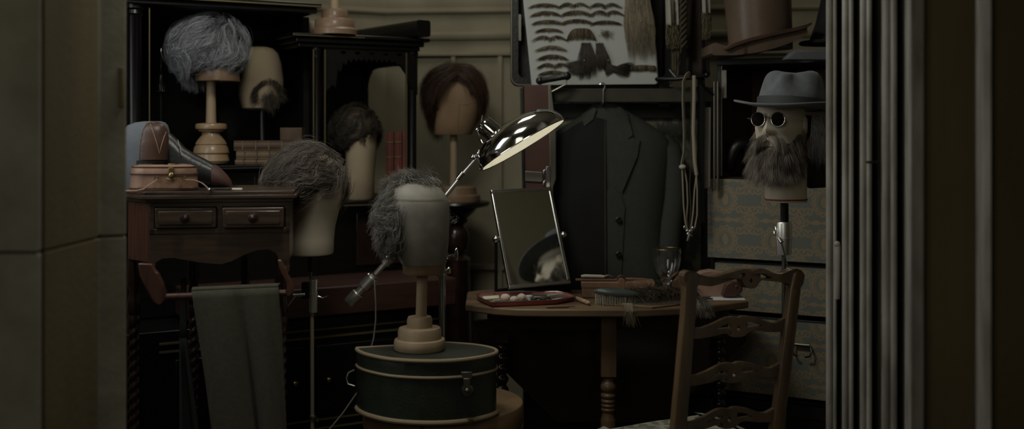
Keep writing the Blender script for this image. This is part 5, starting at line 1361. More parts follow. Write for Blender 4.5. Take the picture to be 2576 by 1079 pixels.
# metal-edged right stiles of the hanging side
mb = MB()
for px, y0, y1 in ((1797, 205, 480), (1806, 205, 480)): mb.tube([W(px, y0, 4.0), W(px, y1, 4.0)], .0045, 10)
mb.build('edge_tube', M['steel'], trk)
MB().pxprism([(1768, 270), (1788, 270), (1786, 470), (1770, 476)], 4.015, .01).build('lining_strip', M['shawl'], trk, smooth=False)
# black suitcase lid standing on the trunk behind the white board
sc0 = thing('black_suitcase', 'black leather suitcase standing on its edge behind the white board', 'suitcase', W(1490, 215, 4.20))
zs0 = 1.466
def frame_ring(o): return [(p[0], p[1]) for p in rrect(PXX(1487, 4.17), 1.78, PXX(1690, 4.17) - PXX(1487, 4.17) - o, .312 - o, .03 - o * .3)]
for o, i in ((0, .028),):
    MB().slab(frame_ring(0), [frame_ring(.030)], lambda x, z, w: V((x, 4.13 + w, z)), .09).build('case_rim', M['blackleather'], sc0, bevel=.004)
MB().slab(frame_ring(.005), [], lambda x, z, w: V((x, 4.215 + w, z)), .012).build('case_panel', M['blackleather'], sc0)
MB().tube([V((x, 4.128, z)) for x, z in frame_ring(.004)], .003, 6, loop=True).build('metal_edge', M['steel'], sc0)
mb = MB().box(W(1308, 70, 4.14), (.012, .02, .10)); mb.build('clasp', M['steel'], sc0, bevel=.002)
# hook bar across the right of the hanging side
brY = 3.99
hk_ = thing('hook_bar', 'black metal bar with hooks carrying the ribbon and cords', 'hook bar', W(1720, 205, brY))
mb = MB().tube([W(1652, 199, brY + .06), W(1700, 199, brY), W(1752, 194, brY - .01), W(1778, 189, brY - .01)], .0075, 12); mb.ball(W(1778, 189, brY - .01), .010, 12, 8); mb.tube([W(1756, 196, brY - .005), W(1774, 222, brY), W(1788, 232, brY + .005), W(1796, 240, brY + .012)], .0055, 10); mb.tube([W(1684, 176, brY + .04), W(1703, 198, brY + .02)], .005, 8); mb.tube([W(1652, 199, brY + .06), W(1652, 199, brY + .20)], .007, 8); mb.build('bar', M['blackmetal'], hk_)
mb = MB().pxprism([(1658, 200), (1684, 200), (1684, 268), (1658, 268)], brY + .08, .012); mb.build('bracket', M['blackmetal'], hk_, smooth=False)
# ================================================================ SUIT JACKET ON A HANGER
jY = 4.12
hg = thing('coat_hanger', 'wooden coat hanger with a metal hook holding the dark jacket', 'hanger', W(1520, 280, jY))
mb = MB().tube([W(1516, 264, 4.10), W(1516, 266, 4.06), W(1517, 258, 4.03), W(1518, 240, 4.03), W(1518, 226, 4.03), W(1522, 218, 4.03), W(1520, 210, 4.03), W(1514, 208, 4.03), W(1509, 213, 4.03)], .0025, 8); mb.build('hook', M['chrome_worn'], hg)
MB().tube([W(1515, 276, jY - .015), W(1515, 241, jY - .015)], .0075, 12).build('peg', M['tan_pale'], hg)
jk = thing('suit_jacket', 'charcoal suit jacket hanging buttoned in the open trunk', 'jacket', W(1525, 730, jY))
q = MB()
q.slab([(1400, 345), (1440, 312), (1490, 287), (1515, 280), (1545, 282), (1590, 292), (1650, 325), (1680, 352), (1672, 362), (1640, 335), (1590, 308), (1550, 298), (1490, 298), (1440, 326), (1408, 358)], [], lambda x, y, w: W(x, y, jY) + V((0, w - .01, 0)), .02)
q.build('yoke', M['oak'], hg, bevel=.004)
kj = jY / F
for cx, mm in ((1530, 'suit'),):
    rows = jrows = [(262, 1528, 34, .05), (275, 1528, 50, .055), (290, 1530, 66, .060), (312, 1530, 104, .072), (335, 1530, 138, .086), (356, 1530, 156, .095), (400, 1530, 158, .105), (480, 1530, 150, .112), (560, 1530, 142, .108), (640, 1530, 142, .108), (720, 1530, 148, .112), (755, 1530, 150, .112)]
    q = MB(); q.loft([pxring(r[0], jY, r[1], r[2], r[3], 48, 2.5) for r in rows], cap=False)
    q.v = [(p[0], p[1] + .006 * noise.noise(V((p[0] * 9, p[2] * 3, 1))) , p[2]) for p in q.v]
    q.build('jacket_body', M['suit'], jk)
def front(x, y, e=.004):
    for a, b in zip(rows, rows[1:]):
        if a[0] <= y <= b[0]:
            t = (y - a[0]) / (b[0] - a[0]); rx = a[2] + (b[2] - a[2]) * t; ry = a[3] + (b[3] - a[3]) * t
            qn = min(.98, abs((x - 1530) / rx)); return jY - ry * (1 - qn ** 2.5) ** .4 - e
    return jY - .11 - e
def onjack(pts, e, th, m, name, bevel=.002):
    return skin(jrows, jY, pts, e, th, 2.5).build(name, M[m], jk, angle=1.2)
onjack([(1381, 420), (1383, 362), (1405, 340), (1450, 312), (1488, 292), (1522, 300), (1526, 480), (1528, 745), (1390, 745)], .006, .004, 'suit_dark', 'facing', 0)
onjack([(1521, 300), (1522.5, 300), (1524, 560), (1524, 690), (1522, 690), (1521, 560)], .008, .002, 'dullcloth', 'facing_edge', 0)
onjack([(1558, 266), (1578, 288), (1588, 330), (1594, 348), (1610, 352), (1604, 392), (1590, 425), (1564, 486), (1553, 462), (1548, 400), (1553, 320)], .010, .006, 'suit', 'lapel')
onjack([(1545, 276), (1560, 266), (1580, 286), (1592, 340), (1580, 348), (1566, 310)], .016, .006, 'suit', 'collar')
onjack([(1462, 290), (1492, 262), (1500, 276), (1492, 300), (1470, 318)], .012, .006, 'suit', 'collar')
onjack([(1527, 480), (1541, 470), (1562, 492), (1572, 522), (1570, 560), (1566, 640), (1560, 745), (1530, 745)], .006, .004, 'suit', 'front_edge')
for y in (553, 640):
    p = W(1556, y, front(1556, y, .014)); MB().lathe([(0, 0), (.010, 0), (.011, .003), (.008, .005), (0, .004)], p, 18, rot('X', PI / 2)).build('button', M['blackmetal'], jk)
def sleeve(s):
    X = lambda x: 1530 + s * (x - 1530)
    pts = [W(X(1662), 350, jY + .01), W(X(1680), 378, jY), W(X(1692), 430, jY - .01), W(X(1692), 500, jY - .02), W(X(1684), 570, jY - .035), W(X(1680), 650, jY - .05), W(X(1682), 700, jY - .055)]
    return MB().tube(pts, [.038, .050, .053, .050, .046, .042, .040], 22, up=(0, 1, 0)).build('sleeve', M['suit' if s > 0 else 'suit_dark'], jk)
sleeve(1); sleeve(-1)
# ================================================================ WHITE BOARD WITH HAIR PIECES
bY = 4.075
wb = tag(MB().pxprism([(1337, 214), (1332, 160), (1318, 20), (1311, -60), (1628, -60), (1640, 20), (1652, 130), (1657, 208), (1652, 212)], bY, .014).build('display_board', M['whitecloth'], bevel=.005, seg=3), 'white cloth board pinned with moustaches, leaning against the black suitcase', 'board')
def piece(label, cx, cy, w, h, style='arch', m='h_mous', n=120, seed=0, cat='moustache', group=None, pins=()):
    rd = random.Random(seed); S = []; Yf = bY - .0035
    if style in ('arch', 'notch'): h *= 1.35; n = int(n * 1.7)
    for i in range(n):
        t = rd.uniform(-1, 1)
        if style == 'arch': x, y = cx + t * w / 2, cy - h * .35 * (1 - t * t) ; dx, dy = t * .9 + .25 * rd.gauss(0, 1), .75; L = h * rd.uniform(.5, .95) * (1.1 - .35 * abs(t))
        elif style == 'notch': x, y = cx + t * w / 2, cy - h * .3 * (1 - (2 * abs(t) - 1) ** 2); dx, dy = t * .9 + .2 * rd.gauss(0, 1), .7; L = h * rd.uniform(.4, .9)
        elif style == 'flat': x, y = cx + t * w / 2, cy - h / 2 + h * .12 * t * t; dx, dy = .15 * rd.gauss(0, 1), 1; L = h * rd.uniform(.7, 1.0)
        elif style == 'dome': x, y = cx + t * w / 2, cy + h / 2 - h * (1 - abs(t) ** 4); dx, dy = .1 * rd.gauss(0, 1) + .1 * t, 1; L = (cy + h / 2 - y) * rd.uniform(.75, 1.0) + 2
        elif style == 'sprig': x, y = cx + rd.gauss(0, w * .22), cy + rd.gauss(0, h * .2); dx, dy = rd.gauss(0, .7), rd.gauss(.3, .6); L = h * .5
        j = Yf - rd.random() * .006; q = []
        for k_ in range(5):
            u = k_ / 4; q.append(tuple(W(x + dx * L * u, y + dy * L * (u - .25 * u * u * 0) , j - .003 * math.sin(PI * u))))
        S.append(q)
    for p_ in ():
        pass
    o = strands(S, .0008, 'moustache' if cat == 'moustache' else 'hair_piece', M[m])
    return tag(o, label, cat, group)
G1 = 'moustaches pinned on the white board'
left = [(1370, 14, 66, 12, 'arch', 'h_mous'), (1374, 34, 60, 14, 'arch', 'h_mous'), (1379, 56, 68, 13, 'arch', 'h_mous'), (1381, 76, 58, 11, 'arch', 'h_mous'), (1383, 95, 68, 14, 'notch', 'h_mous'), (1387, 121, 60, 14, 'arch', 'h_pale'), (1390, 144, 62, 15, 'arch', 'h_mous'), (1394, 164, 66, 14, 'notch', 'h_mous'), (1393, 184, 66, 14, 'arch', 'h_mous')]
names = ['top one', 'second from the top', 'third from the top', 'thin one, fourth down', 'fifth from the top', 'pale sandy one, sixth from the top', 'seventh from the top', 'second from the bottom', 'bottom one by the handle']
for i, (a, n_) in enumerate(zip(left, names)): piece('brown moustache, ' + n_ + ' in the left column of the white board' if i != 5 else 'pale sandy false moustache, sixth down in the left column of the white board', *a, n=130, seed=50 + i, group=G1)
for i, (a, lb2) in enumerate((((1443, 12, 62, 14, 'notch', 'h_mous'), 'brown false moustache at the top of the middle column of the white board'), ((1450, 33, 64, 15, 'arch', 'h_mous'), 'brown false moustache, second in the middle column of the white board'), ((1452, 54, 68, 13, 'arch', 'h_mous'), 'brown false moustache, third in the middle column above the domed tuft'), ((1522, 13, 66, 14, 'notch', 'h_mous'), 'brown false moustache at the top of the right column beside the long fall'), ((1526, 32, 68, 15, 'notch', 'h_mous'), 'broken-backed false moustache, second in the right column of the white board'), ((1524, 57, 66, 12, 'arch', 'h_mous'), 'thin false moustache, third in the right column of the white board'))):
    piece(lb2, *a, n=130, seed=80 + i, group=G1)
piece('broad domed tuft of straight brown hair in the middle of the white board', 1462, 86, 74, 30, 'dome', 'h_mous', 300, 91, 'hair piece')
piece('tiny tuft of hair alone at the right of the domed tuft on the white board', 1524, 84, 28, 18, 'sprig', 'h_mous', 90, 92, 'hair piece')
piece('flat strip of brown hair at the bottom right corner of the white board', 1618, 172, 62, 17, 'flat', 'h_mous', 260, 93, 'hair piece')
def whisker(label, locks, seed, m='h_dark'):
    """locks: (root a, root b, mid, tip, tip spread, hairs)"""
    rd = random.Random(seed); S = []
    for ra, rb, md, tp_, sp, n in locks:
        for i in range(n):
            t = rd.random(); rx, ry = ra[0] + (rb[0] - ra[0]) * t, ra[1] + (rb[1] - ra[1]) * t
            o = (t - .5) * sp + rd.gauss(0, sp * .10); nx, ny = -(tp_[1] - ra[1]), tp_[0] - ra[0]; l = math.hypot(nx, ny); nx /= l; ny /= l
            L = rd.uniform(.55, 1.0); u0 = rd.uniform(-.06, .3); q = []
            for k_ in range(6):
                u = u0 + (L - u0) * k_ / 5; a = (1 - u) ** 2; b = 2 * u * (1 - u); c_ = u * u
                q.append(tuple(W(a * rx + b * (md[0] - nx * o * .8) + c_ * (tp_[0] - nx * o), a * ry + b * (md[1] - ny * o * .8) + c_ * (tp_[1] - ny * o), bY - .004 - .008 * math.sin(PI * u) - rd.random() * .003)))
            S.append(q)
    t_ = strands(S, .0008, 'false_whisker', M[m]); return tag(t_, label, 'whisker')
whisker('large dark side-whisker sweeping left, pinned on the white board', [((1462, 112), (1486, 110), (1478, 150), (1474, 202), 46, 480), ((1476, 150), (1474, 186), (1452, 168), (1424, 174), 30, 480)], 1)
whisker('large dark side-whisker sweeping right, pinned on the white board', [((1498, 112), (1518, 111), (1516, 150), (1520, 180), 34, 380), ((1510, 142), (1528, 190), (1550, 172), (1590, 178), 34, 800)], 2)
rd = random.Random(12); S = []
for i in range(900):
    t = rd.uniform(-1, 1); yt = -20 + 20 * rd.random(); L = 60 + 105 * rd.random(); x0_ = 1604 + t * 30; q = []
    for k_ in range(7):
        u = k_ / 6; y = yt + L * u; q.append(tuple(W(x0_ + (y / 150.0) * (10 + t * 6) + rd.gauss(0, .7) + (6 * t * math.sin(PI * min(1, max(0, y / 130)))), y, bY - .005 - .010 * (1 - t * t) * math.sin(PI * (.15 + .85 * u)) - rd.random() * .002)))
    S.append(q)
tag(strands(S, .0007, 'hair_fall', M['h_pale']), 'long pale straight fall of hair pinned at the right of the white board', 'hair piece')
MBp = MB()
for i, (x, y) in enumerate(((1470, 152), (1530, 152))):
    tag(MB().ball(W(x, y, bY - .016), .003, 10, 8).build('pin', M['chrome']), 'bright pin head in the ' + ('left' if i == 0 else 'right') + ' dark side-whisker', 'pin')
for i, (x, y) in enumerate(((1588, 54), (1613, 54))):
    tag(MB().ball(W(x, y, bY - .018), .0026, 10, 8).build('pin', M['chrome']), ('left' if i == 0 else 'right') + ' one of two bright pins across the pale hair fall', 'pin')
# ================================================================ RIBBON, CORDS, SHAWL
def hang(name, label, cat, pts, r, m, flat=1.0, Y=brY - .02, n=10):
    return tag(MB().tube([W(x, y, Y + dz) for x, y, dz in pts], r, n, flat=flat, up=(0, 1, 0)).build(name, m), label, cat)
hang('ribbon', 'flat cream ribbon looped over the black hook bar', 'ribbon', [(1737, 188, .04), (1733, 186, .0), (1726, 190, -.006), (1720, 205, -.008), (1719, 260, -.008), (1722, 330, -.008), (1722, 380, -.008), (1716, 412, -.010), (1716, 420, -.01)], .0105, M['ribbon'], .18)
hang('cord', 'pale cord hanging straight from the hook bar right of the ribbon', 'cord', [(1746, 190, .0), (1746, 240, -.006), (1744, 330, -.006), (1747, 400, -.006), (1752, 440, -.006)], .0062, M['cord'], .5)
for i, (pts, lab) in enumerate((([(1716, 424, 0), (1718, 470, 0), (1720, 520, 0), (1724, 560, 0), (1730, 578, 0)], 'leftmost of the thin beaded cords below the ribbon knot'), ([(1722, 420, .01), (1728, 460, .01), (1730, 510, .01), (1727, 550, .01), (1729, 580, .01)], 'second thin cord from the left below the ribbon knot'), ([(1740, 200, .012), (1738, 400, .012), (1735, 470, .012), (1738, 520, .012), (1734, 580, .012)], 'olive cord hanging between the ribbon and the pale cord'), ([(1752, 440, -.002), (1747, 480, 0), (1744, 530, 0), (1738, 580, 0)], 'thin cord curving down from the knot of the pale cord'), ([(1752, 442, -.004), (1754, 480, 0), (1754, 540, 0), (1748, 572, 0), (1740, 580, 0)], 'rightmost of the thin beaded cords by the trunk edge'))):
    hang('cord', lab, 'cord', pts, .0026, M['cord'] if i != 2 else M['fringe'], 1.0, brY - .03)
kn_ = MB().ball(W(1717, 420, brY - .034), (.013, .010, .009), 14, 10).build('knot', M['ribbon']); tag(kn_, 'small knot at the lower end of the cream ribbon', 'knot')
mb = MB()
for i, (x, y) in enumerate(((1722, 572), (1729, 580), (1737, 582), (1743, 574), (1731, 588), (1737, 592))): mb.ball(W(x, y, brY - .032), (.006, .005, .008), 10, 8, rot('Y', i))
mb.tube([W(1734, 590, brY - .034), W(1729, 606, brY - .036)], [.006, .0035], 10); tag(mb.build('metal_clip', M['chrome_worn']), 'bright metal clip gathering the lower ends of the cords', 'clip')
hang('black_necktie', 'black strap hanging behind the pale cord from the hook bar', 'strap', [(1764, 196, 0), (1764, 300, 0), (1762, 420, 0), (1764, 560, 0)], .014, M['suit_dark'], .2, brY)
rd = random.Random(3)
sY = 4.02
rl = MB().tube([W(1640, -70, sY + .02), W(1860, -70, sY + .02)], .01, 12); rl.tube([W(1760, -70, sY + .02), V((PXX(1760, sY), 4.70, zz(-70, sY)))], .01, 10); tag(rl.build('hanging_rail', M['blackmetal']), 'black rail fixed to the wall above the fringed shawl', 'rail')
def shawl(label, x0, x1, y0, y1, f1, seed, lean=0):
    t = thing('fringed_shawl', label, 'shawl', W((x0 + x1) / 2, y1, sY))
    vs, fs = drape(W(x0, y0, sY), W(x1, y0, sY), W(x0 + lean, y1, sY), W(x1 + lean, y1, sY), 20, 14, folds=((.3, .12, -.012, .05), (.75, .12, .012, 0)))
    o = MB().add(vs, fs).build('shawl_cloth', M['shawl'], t); m = o.modifiers.new('thickness', 'SOLIDIFY'); m.thickness = .004
    rd = random.Random(seed); S = []
    for i in range(130):
        u = rd.random(); x = x0 + lean + (x1 - x0) * u; L = (f1 - y1) * rd.uniform(.75, 1.0); ph = rd.random() * 6; S.append([tuple(W(x + lean * .3 * q / 6 + 1.6 * math.sin(ph + q * 1.3), y1 - 3 + L * q / 6, sY - .004 + rd.gauss(0, .004))) for q in range(7)])
    strands(S, .0022, 'fringe', M['fringe'], t, tip=.7); return t
shawl('grey shawl with a long khaki fringe hanging right of the white board', 1672, 1704, -72, 66, 128, 5, 4)
S = []
for i in range(70):
    u = rd.random(); x = 1690 + 20 * u; ph = rd.random() * 6; S.append([tuple(W(x + 1.2 * math.sin(ph + q), -70 + 262 * q / 9 * (.8 + .2 * rd.random()), sY + .012 + rd.gauss(0, .003))) for q in range(10)])
tag(strands(S, .0024, 'tassel', M['fringe'], tip=.6), 'long khaki tassel hanging behind the fringed grey shawl', 'tassel')
mb = MB()
for s_ in range(3): mb.tube([W(1719 + 7 * math.sin(q * .9 + s_ * 2.09), -70 + 190 * q / 30, sY - .012 + .009 * math.cos(q * .9 + s_ * 2.09)) for q in range(31)], .0055, 8)
tag(mb.build('braided_cord', M['fringe']), 'thick braided khaki cord hanging beside the fringed shawl', 'cord')
shawl('narrow grey fringed scarf hanging between the dark coat and the leather hat case', 1764, 1784, -72, 36, 104, 8, 3)
vs, fs = drape(W(1738, -72, sY + .05), W(1768, -72, sY + .05), W(1706, 190, sY + .07), W(1786, 190, sY + .07), 24, 16, folds=((.25, .1, -.02, 0), (.7, .12, -.02, 0)))
o = MB().add(vs, fs).build('dark_coat', M['browncloth']); m = o.modifiers.new('thickness', 'SOLIDIFY'); m.thickness = .004; tag(o, 'dark brown coat hanging behind the khaki fringes', 'coat')
# ================================================================ ON TOP OF THE TRUNK
TT2 = 1.5605
hY = 3.93
lh = thing('hat_case', 'brown leather top-hat case with a curved brim on the trunk', 'hat case', V((PXX(1912, hY), hY, TT2)))
kh = hY / F
def tl_(x, y): return y
rows = [(124, 1914, 79, .103), (60, 1910, 81, .108), (0, 1906, 83, .112), (-60, 1902, 88, .12), (-90, 1900, 90, .122)]
headloft(rows, hY, 40, 2.0).build('bucket', M['hatleather'], lh)
MB().pxprism([(1821, 122), (1848, 107), (1890, 94), (1940, 82), (1990, 71), (2024, 63), (2042, 56), (2044, 60), (2028, 71), (1990, 81), (1940, 92), (1890, 104), (1850, 117), (1828, 127)], hY - .124, .245).build('brim', M['brownleather'], lh, bevel=.003)
bt_ = [(1826, 116), (1850, 106), (1890, 94), (1940, 82), (1990, 73), (2030, 66), (2032, 88), (1990, 107), (1950, 121), (1900, 133), (1850, 139), (1826, 139), (1796, 139), (1790, 134), (1791, 112), (1800, 107)]
MB().pxprism(bt_, hY - .108, .21).build('brim_case', M['hatleather'], lh, bevel=.01, seg=3)
MB().pxprism([(1868, 103), (1874, 101), (1879, 134), (1872, 136)], hY - .111, .005).build('strap', M['brownleather'], lh, bevel=.001)
tag(MB().pxprism([(1972, 150), (1990, 132), (2004, 125), (2110, 124), (2110, 152)], 3.79, .05).build('folded_cloth', M['bluecloth'], bevel=.008, seg=3), 'folded blue-grey cloth lying on the trunk top under the black hat', 'cloth')
bhY = 3.93
bh = thing('black_hat', 'tall black felt hat on the trunk at the edge of the doorway', 'hat', W(2100, 100, bhY))
headloft([(104, 2106, 68, .10), (60, 2106, 52, .09), (0, 2108, 40, .08), (-60, 2110, 34, .06), (-70, 2110, 10, .02)], bhY).build('crown', M['blackfelt'], bh)
headloft([(112, 2106, 92, .12), (108, 2106, 94, .124), (104, 2106, 90, .12)], bhY).build('brim', M['blackfelt'], bh)
# black leather gloves in the open compartment
glY = D_(.10, .10, 0).y
gl = tag(MB().tube([W(1836, 436, glY), W(1834, 410, glY), W(1842, 380, glY), W(1856, 364, glY), W(1874, 362, glY), (W(1886, 372, glY)), W(1890, 400, glY), W(1888, 436, glY)], [.02, .032, .036, .036, .034, .034, .032, .02], 16, flat=.9).build('leather_gloves', M['blackleather'], sub=1), 'crumpled black leather gloves in the open compartment of the trunk', 'gloves')
# ================================================================ BEARDED HEAD WITH FEDORA
fY = 3.40; kf = fY / F
hx0 = 1972
bhd = thing('mannequin', 'ivory dummy head turned left on a chrome clamp stand', 'head', V((PXX(1968, fY), fY, 0)))
# head modelled facing -Y then turned 33 degrees to the viewer's left
cen = W(1964, 306, fY)
TH = rot('Z', math.radians(-34))
def hp3(x, y, z): return cen + TH @ V((x, y, z))
mb = MB(); rings = []
nz_ = 40; na = 48
def bump(v, c, w): return math.exp(-((v - c) / w) ** 2)
for i in range(nz_ + 1):
    z = -.155 + .272 * i / nz_
    if z > -.02: s = math.sqrt(max(0, 1 - ((z + .02) / .138) ** 2)); rx, ry = .074 * s ** .8, .094 * s ** .8
    else: t = min(1, (-.02 - z) / .10); rx, ry = .074 - .012 * t, .094 - .014 * t
    ring = []
    for j in range(na):
        a = 2 * PI * j / na; x = rx * math.sin(a); y = -ry * math.cos(a)
        if z < -.085:
            t = min(1, (-.085 - z) / .05); x *= 1 - .22 * t; y = y * (1 - .30 * t) + .012 * t
        f = math.exp(-(x / .013) ** 2) if math.cos(a) > 0 else 0
        nose = f * max(0, 1 - abs((z + .018) - 0) / .034) if z < -.0 else f * max(0, (.035 - z) / .035) * .35
        if -.045 < z < .03: y -= .030 * f * (bump(z, -.030, .013) + .55 * bump(z, -.008, .016) + .25 * bump(z, .012, .014))
        if math.cos(a) > 0:
            for sx in (-1, 1):
                y += .010 * math.exp(-((x - sx * .030) / .017) ** 2) * bump(z, .008, .013)
                y -= .006 * math.exp(-((x - sx * .034) / .02) ** 2) * bump(z, -.024, .015)
            y -= .005 * math.exp(-(x / .045) ** 2) * bump(z, .030, .010)
            y -= .007 * math.exp(-(x / .020) ** 2) * (bump(z, -.058, .007) + bump(z, -.070, .007)) + .010 * math.exp(-(x / .022) ** 2) * bump(z, -.095, .016)
        ring.append(hp3(x, y, z))
    rings.append([V((p.x, p.y, p.z - .03 * max(0, (z - .045) / .075))) for p in ring])
MB().loft(rings).build('head', M['headpaint'], bhd)
for s in (-1, 1):
    q = MB().ball((0, 0, 0), (.006, .016, .029), 14, 10); q.v = [tuple(hp3(s * .074 + p[0], .008 + p[1], -.012 + p[2])) for p in q.v]; q.build('ear', M['headpaint'], bhd)
MB().loft([pxring(508, fY, 1980, 49, .055, 28, 2.2), pxring(500, fY, 1977, 51, .058, 28, 2.2), pxring(440, fY, 1975, 53, .06, 28, 2.2), pxring(410, fY, 1975, 52, .06, 28, 2.2)]).build('neck', M['headpaint'], bhd)
MB().tube([p for p in pxring(501, fY, 1977, 51.8, .0588, 30, 2.2)], .0022, 6, loop=True).build('neck_band', M['redband'], bhd)
MB().tube([W(1973, 505, fY), W(1974, 562, fY)], .0125, 16).build('socket', M['blackmetal'], bhd)
mb = MB().tube([W(1972, 558, fY), W(1972, 562, fY), W(1972, 612, fY), W(1972, 640, fY)], [.022, .024, .024, .022], 24); mb.tube([W(1972, 597, fY), W(1972, 601, fY)], .0262, 24)
ring_ = [W(1951, 580 + 10 * math.cos(a), fY) + V((-.002, .012 * math.sin(a), 0)) for a in [2 * PI * i / 14 for i in range(14)]]; mb.tube(ring_, .002, 6, loop=True)
mb.build('clamp_sleeve', M['chrome_satin'], bhd)
mb = MB().tube([W(1960, 600, fY - .026), W(1966, 610, fY - .034)], .006, 10); mb.tube([W(1966, 612, fY - .034), W(1982, 672, fY - .038)], .0022, 8); mb.build('lever', M['chrome_worn'], bhd)
MB().tube([W(1972, 640, fY), V((W(1972, 640, fY).x, fY, .03))], .0068, 12).build('pole', M['steel'], bhd)
mb = MB()
for a in (1.0, 3.0, 5.2): mb.tube([V((PXX(1972, fY), fY, .06)), V((PXX(1972, fY) + .14 * math.cos(a), fY + .16 * math.sin(a), .012))], .008, 10)
mb.build('foot', M['blackmetal'], bhd)
# spectacles
sp_ = thing('spectacles', 'round dark spectacles with wire rims on the dummy head', 'spectacles', hp3(0, -.11, .006))
for s in (-1, 1):
    cc_ = V((s * .031, -.106, .006)); q = MB().lathe([(0, -.0008), (.0205, -.0008), (.0205, .0008), (0, .0016)], (0, 0, 0), 28, rot('X', PI / 2)); q.v = [tuple(hp3(cc_.x + p[0], cc_.y + p[1], cc_.z + p[2])) for p in q.v]; q.build('lens', M['darklens'], sp_)
    MB().tube([hp3(cc_.x + .0212 * math.cos(a), cc_.y, cc_.z + .0212 * math.sin(a)) for a in [2 * PI * i / 28 for i in range(28)]], .0013, 6, loop=True).build('rim', M['chrome_worn'], sp_)
    MB().tube([hp3(s * .052, -.106, .010), hp3(s * .070, -.095, .010), hp3(s * .0795, -.05, .008), hp3(s * .0815, .01, .006)], .0012, 6).build('temple', M['chrome_worn'], sp_)
MB().tube([hp3(-.011, -.107, .010), hp3(0, -.120, .014), hp3(.011, -.107, .010)], .0013, 6).build('bridge', M['chrome_worn'], sp_)
# beard
bd_ = thing('false_beard', 'full brown beard and moustache on the dummy head under the fedora', 'false beard', hp3(0, -.08, -.17))
rd = random.Random(6); S = []
for i in range(11000):
    a = rd.gauss(0, .75)
    if abs(a) > 1.6: continue
    side = max(0, (abs(a) - .75) / .85)
    zc_ = rd.uniform(-.128, -.062 + .062 * side)
    p = V((.064 * math.sin(a), -.082 * math.cos(a), zc_))
    d = V((.55 * math.sin(a), -.55 * math.cos(a), -.62 + rd.gauss(0, .08))).normalized()
    L = rd.uniform(.04, .078) * (1.1 - .4 * side); q = []
    for k_ in range(7):
        q.append(tuple(hp3(*p))); d = (d + V((0, 0, -.16)) + noise.noise_vector(p * 42 + V((3, 0, 0))) * .28 + V((rd.gauss(0, .05), rd.gauss(0, .05), 0))).normalized(); p = p + d * L / 6
    S.append(q)
for i in range(2600):
    s = rd.choice((-1, 1)); t = rd.random(); p = V((s * (.002 + .036 * t), -.108 + .022 * t * t, -.047 - .010 * t + rd.gauss(0, .004))); d = V((s * .75, -.35, -.6)).normalized(); L = rd.uniform(.022, .05); q = []
    for k_ in range(7):
        q.append(tuple(hp3(*p))); d = (d + V((0, .06, -.2)) + noise.noise_vector(p * 60) * .2).normalized(); p = p + d * L / 6
    S.append(q)
strands(S, .00045, 'hair', M['h_beard'], bd_)
q = MB(); rings = []
for z, k1 in ((-.066, .98), (-.085, 1.05), (-.105, 1.08), (-.125, .95), (-.14, .6)):
    rings.append([hp3(.072 * k1 * math.sin(a), -.092 * k1 * math.cos(a), z) for a in [-1.5 + 3.0 * i / 20 for i in range(21)]])
q.loft(rings, cap=False, closed=False); o = q.build('beard_net', M['h_beard'], bd_); m = o.modifiers.new('thickness', 'SOLIDIFY'); m.thickness = .004
# fedora, tipped up to the left
fd = thing('fedora_hat', 'grey felt fedora on the bearded dummy head', 'hat', W(1985, 262, fY))
Mf = Matrix.Translation(W(1990, 277, fY)) @ rot('Z', math.radians(-34)) @ rot('Y', math.radians(2)) @ rot('X', math.radians(-4)) @ Matrix.Scale(1.14, 4)
def fr3(x, y, z): return Mf @ V((x, y, z))
def oval(rx, ry, zf, n=56): return [fr3(rx * math.sin(2 * PI * i / n), -ry * math.cos(2 * PI * i / n), zf(2 * PI * i / n)) for i in range(n)]
def bz_(e):
    return lambda a: e + .016 * (1 - math.cos(a)) / 2 * 0 + .014 * math.sin(a) ** 2 - .006 * (math.cos(a) > 0) * math.cos(a) ** 2
MB().loft([oval(.086, .104, lambda a: .004), oval(.115, .136, bz_(0)), oval(.148, .172, bz_(.004)), oval(.149, .173, bz_(.007)), oval(.146, .170, bz_(.009)), oval(.115, .136, bz_(.0045)), oval(.086, .104, lambda a: .008)], cap=False, loop=True).build('brim', M['felt'], fd)
rings = []
for z, rx, ry in ((.0, .088, .106), (.03, .086, .104), (.06, .082, .099), (.085, .077, .092), (.100, .069, .083), (.108, .055, .068), (.106, .035, .048), (.098, .015, .028)):
    rg = []
    for i in range(56):
        a = 2 * PI * i / 56; x = rx * math.sin(a); y = -ry * math.cos(a); fz = z
        # front pinch on both sides
        for s in (-1, 1): 
            w = math.exp(-((a - (s * .62 if s > 0 else 2 * PI - .62)) / .42) ** 2) * max(0, min(1, (z - .035) / .04))
            x *= 1 - .52 * w; y *= 1 - .30 * w
        fz -= .012 * max(0, math.cos(a)) * max(0, (z - .05) / .05)
        rg.append(fr3(x, y, fz))
    rings.append(rg)
MB().loft(rings).build('crown', M['felt'], fd, sub=1)
MB().loft([oval(.0885, .1065, lambda a: .006), oval(.0885, .1065, lambda a: .026), oval(.0878, .1058, lambda a: .030)], cap=False).build('hat_band', M['feltband'], fd)
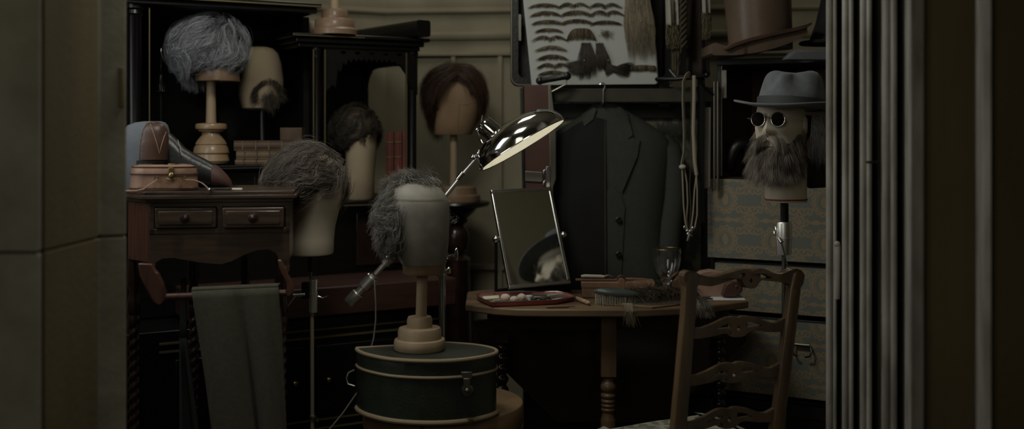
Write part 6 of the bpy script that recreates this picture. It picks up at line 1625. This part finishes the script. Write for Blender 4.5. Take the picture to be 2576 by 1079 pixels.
# dark ribbon and a grey lock behind the ear
rb_ = thing('black_ribbon', 'black ribbon hanging behind the bearded head by the doorway', 'ribbon', W(2050, 460, fY))
MB().pxprism([(2024, 290), (2048, 292), (2044, 330), (2030, 360), (2036, 400), (2096, 380), (2110, 470), (2036, 474), (2018, 455), (2018, 400), (2012, 360), (2016, 320)], fY + .035, .02).build('ribbon_tail', M['blackleather'], rb_, bevel=.004)
S = []
for i in range(420):
    t = rd.random(); a = W(2042 + 20 * t, 298 + rd.gauss(0, 4), fY - .01); e = W(2036 + 40 * t, 395 + rd.gauss(0, 12), fY - .01); s_ = []
    for k_ in range(7):
        u = k_ / 6; p = a.lerp(e, u); p.x += .010 * math.sin(PI * u) * (t - .3); p.y += rd.gauss(0, .002) - .012 * math.sin(PI * u); s_.append(tuple(p))
    S.append(s_)
tag(strands(S, .0007, 'grey_lock', M['h_grey']), 'grey lock of hair hanging beside the head in front of the black ribbon', 'hair')
# ================================================================ LIGHT AND CAMERA
def area(name, loc, target, size, power, col, sizey=None):
    l = bpy.data.lights.new(name, 'AREA'); l.energy = power; l.color = col; l.size = size
    if sizey: l.shape = 'RECTANGLE'; l.size_y = sizey
    o = bpy.data.objects.new(name, l); COL.objects.link(o); o.location = loc
    o.rotation_euler = (V(target) - V(loc)).to_track_quat('-Z', 'Y').to_euler(); return o
area('added_left_light', (-1.35, 2.72, 1.75), (.25, 3.5, 1.05), .6, 6, (.95, .99, 1.0), 1.0)  # unseen area light added to model the heads from the left; no window built
area('added_front_key', (-.40, 2.66, 2.45), (.02, 3.6, .95), .5, 10.5, (1.0, .99, .88), .35)  # key light added above the frame to light the room but not the jambs
area('added_back_light', (-.30, 4.25, 2.80), (.1, 4.1, 0), .5, 5, (1, .97, .86))  # unseen light added for the upper wall corner and the wall the mirror reflects
area('added_hall_fill', (-.7, .05, 2.05), (.05, 3.3, 1.05), .9, 6, (1.0, .96, .80), 1.2)  # area light added beside the camera for jambs and fronts; no window built
wd = bpy.data.worlds.new('World'); SCN.world = wd; wd.use_nodes = True
wd.node_tree.nodes['Background'].inputs[0].default_value = (.50, .45, .27, 1); wd.node_tree.nodes['Background'].inputs[1].default_value = .018
cd = bpy.data.cameras.new('camera'); cam = bpy.data.objects.new('camera', cd); COL.objects.link(cam)
cam.location = (0, 0, CZ); cam.rotation_euler = (PI / 2, 0, 0)
cd.sensor_width = 36; cd.lens = F / 2576 * 36; cd.shift_y = -(539.5 - HY) / 2576
cd.clip_start = .05; cd.dof.use_dof = True; cd.dof.focus_distance = 3.4; cd.dof.aperture_fstop = 1.5
SCN.camera = cam
vs_ = SCN.view_settings; vs_.view_transform = 'Standard'; vs_.look = 'None'; vs_.gamma = 1; vs_.exposure = 0
try: vs_.use_curve_mapping = False
except Exception: pass
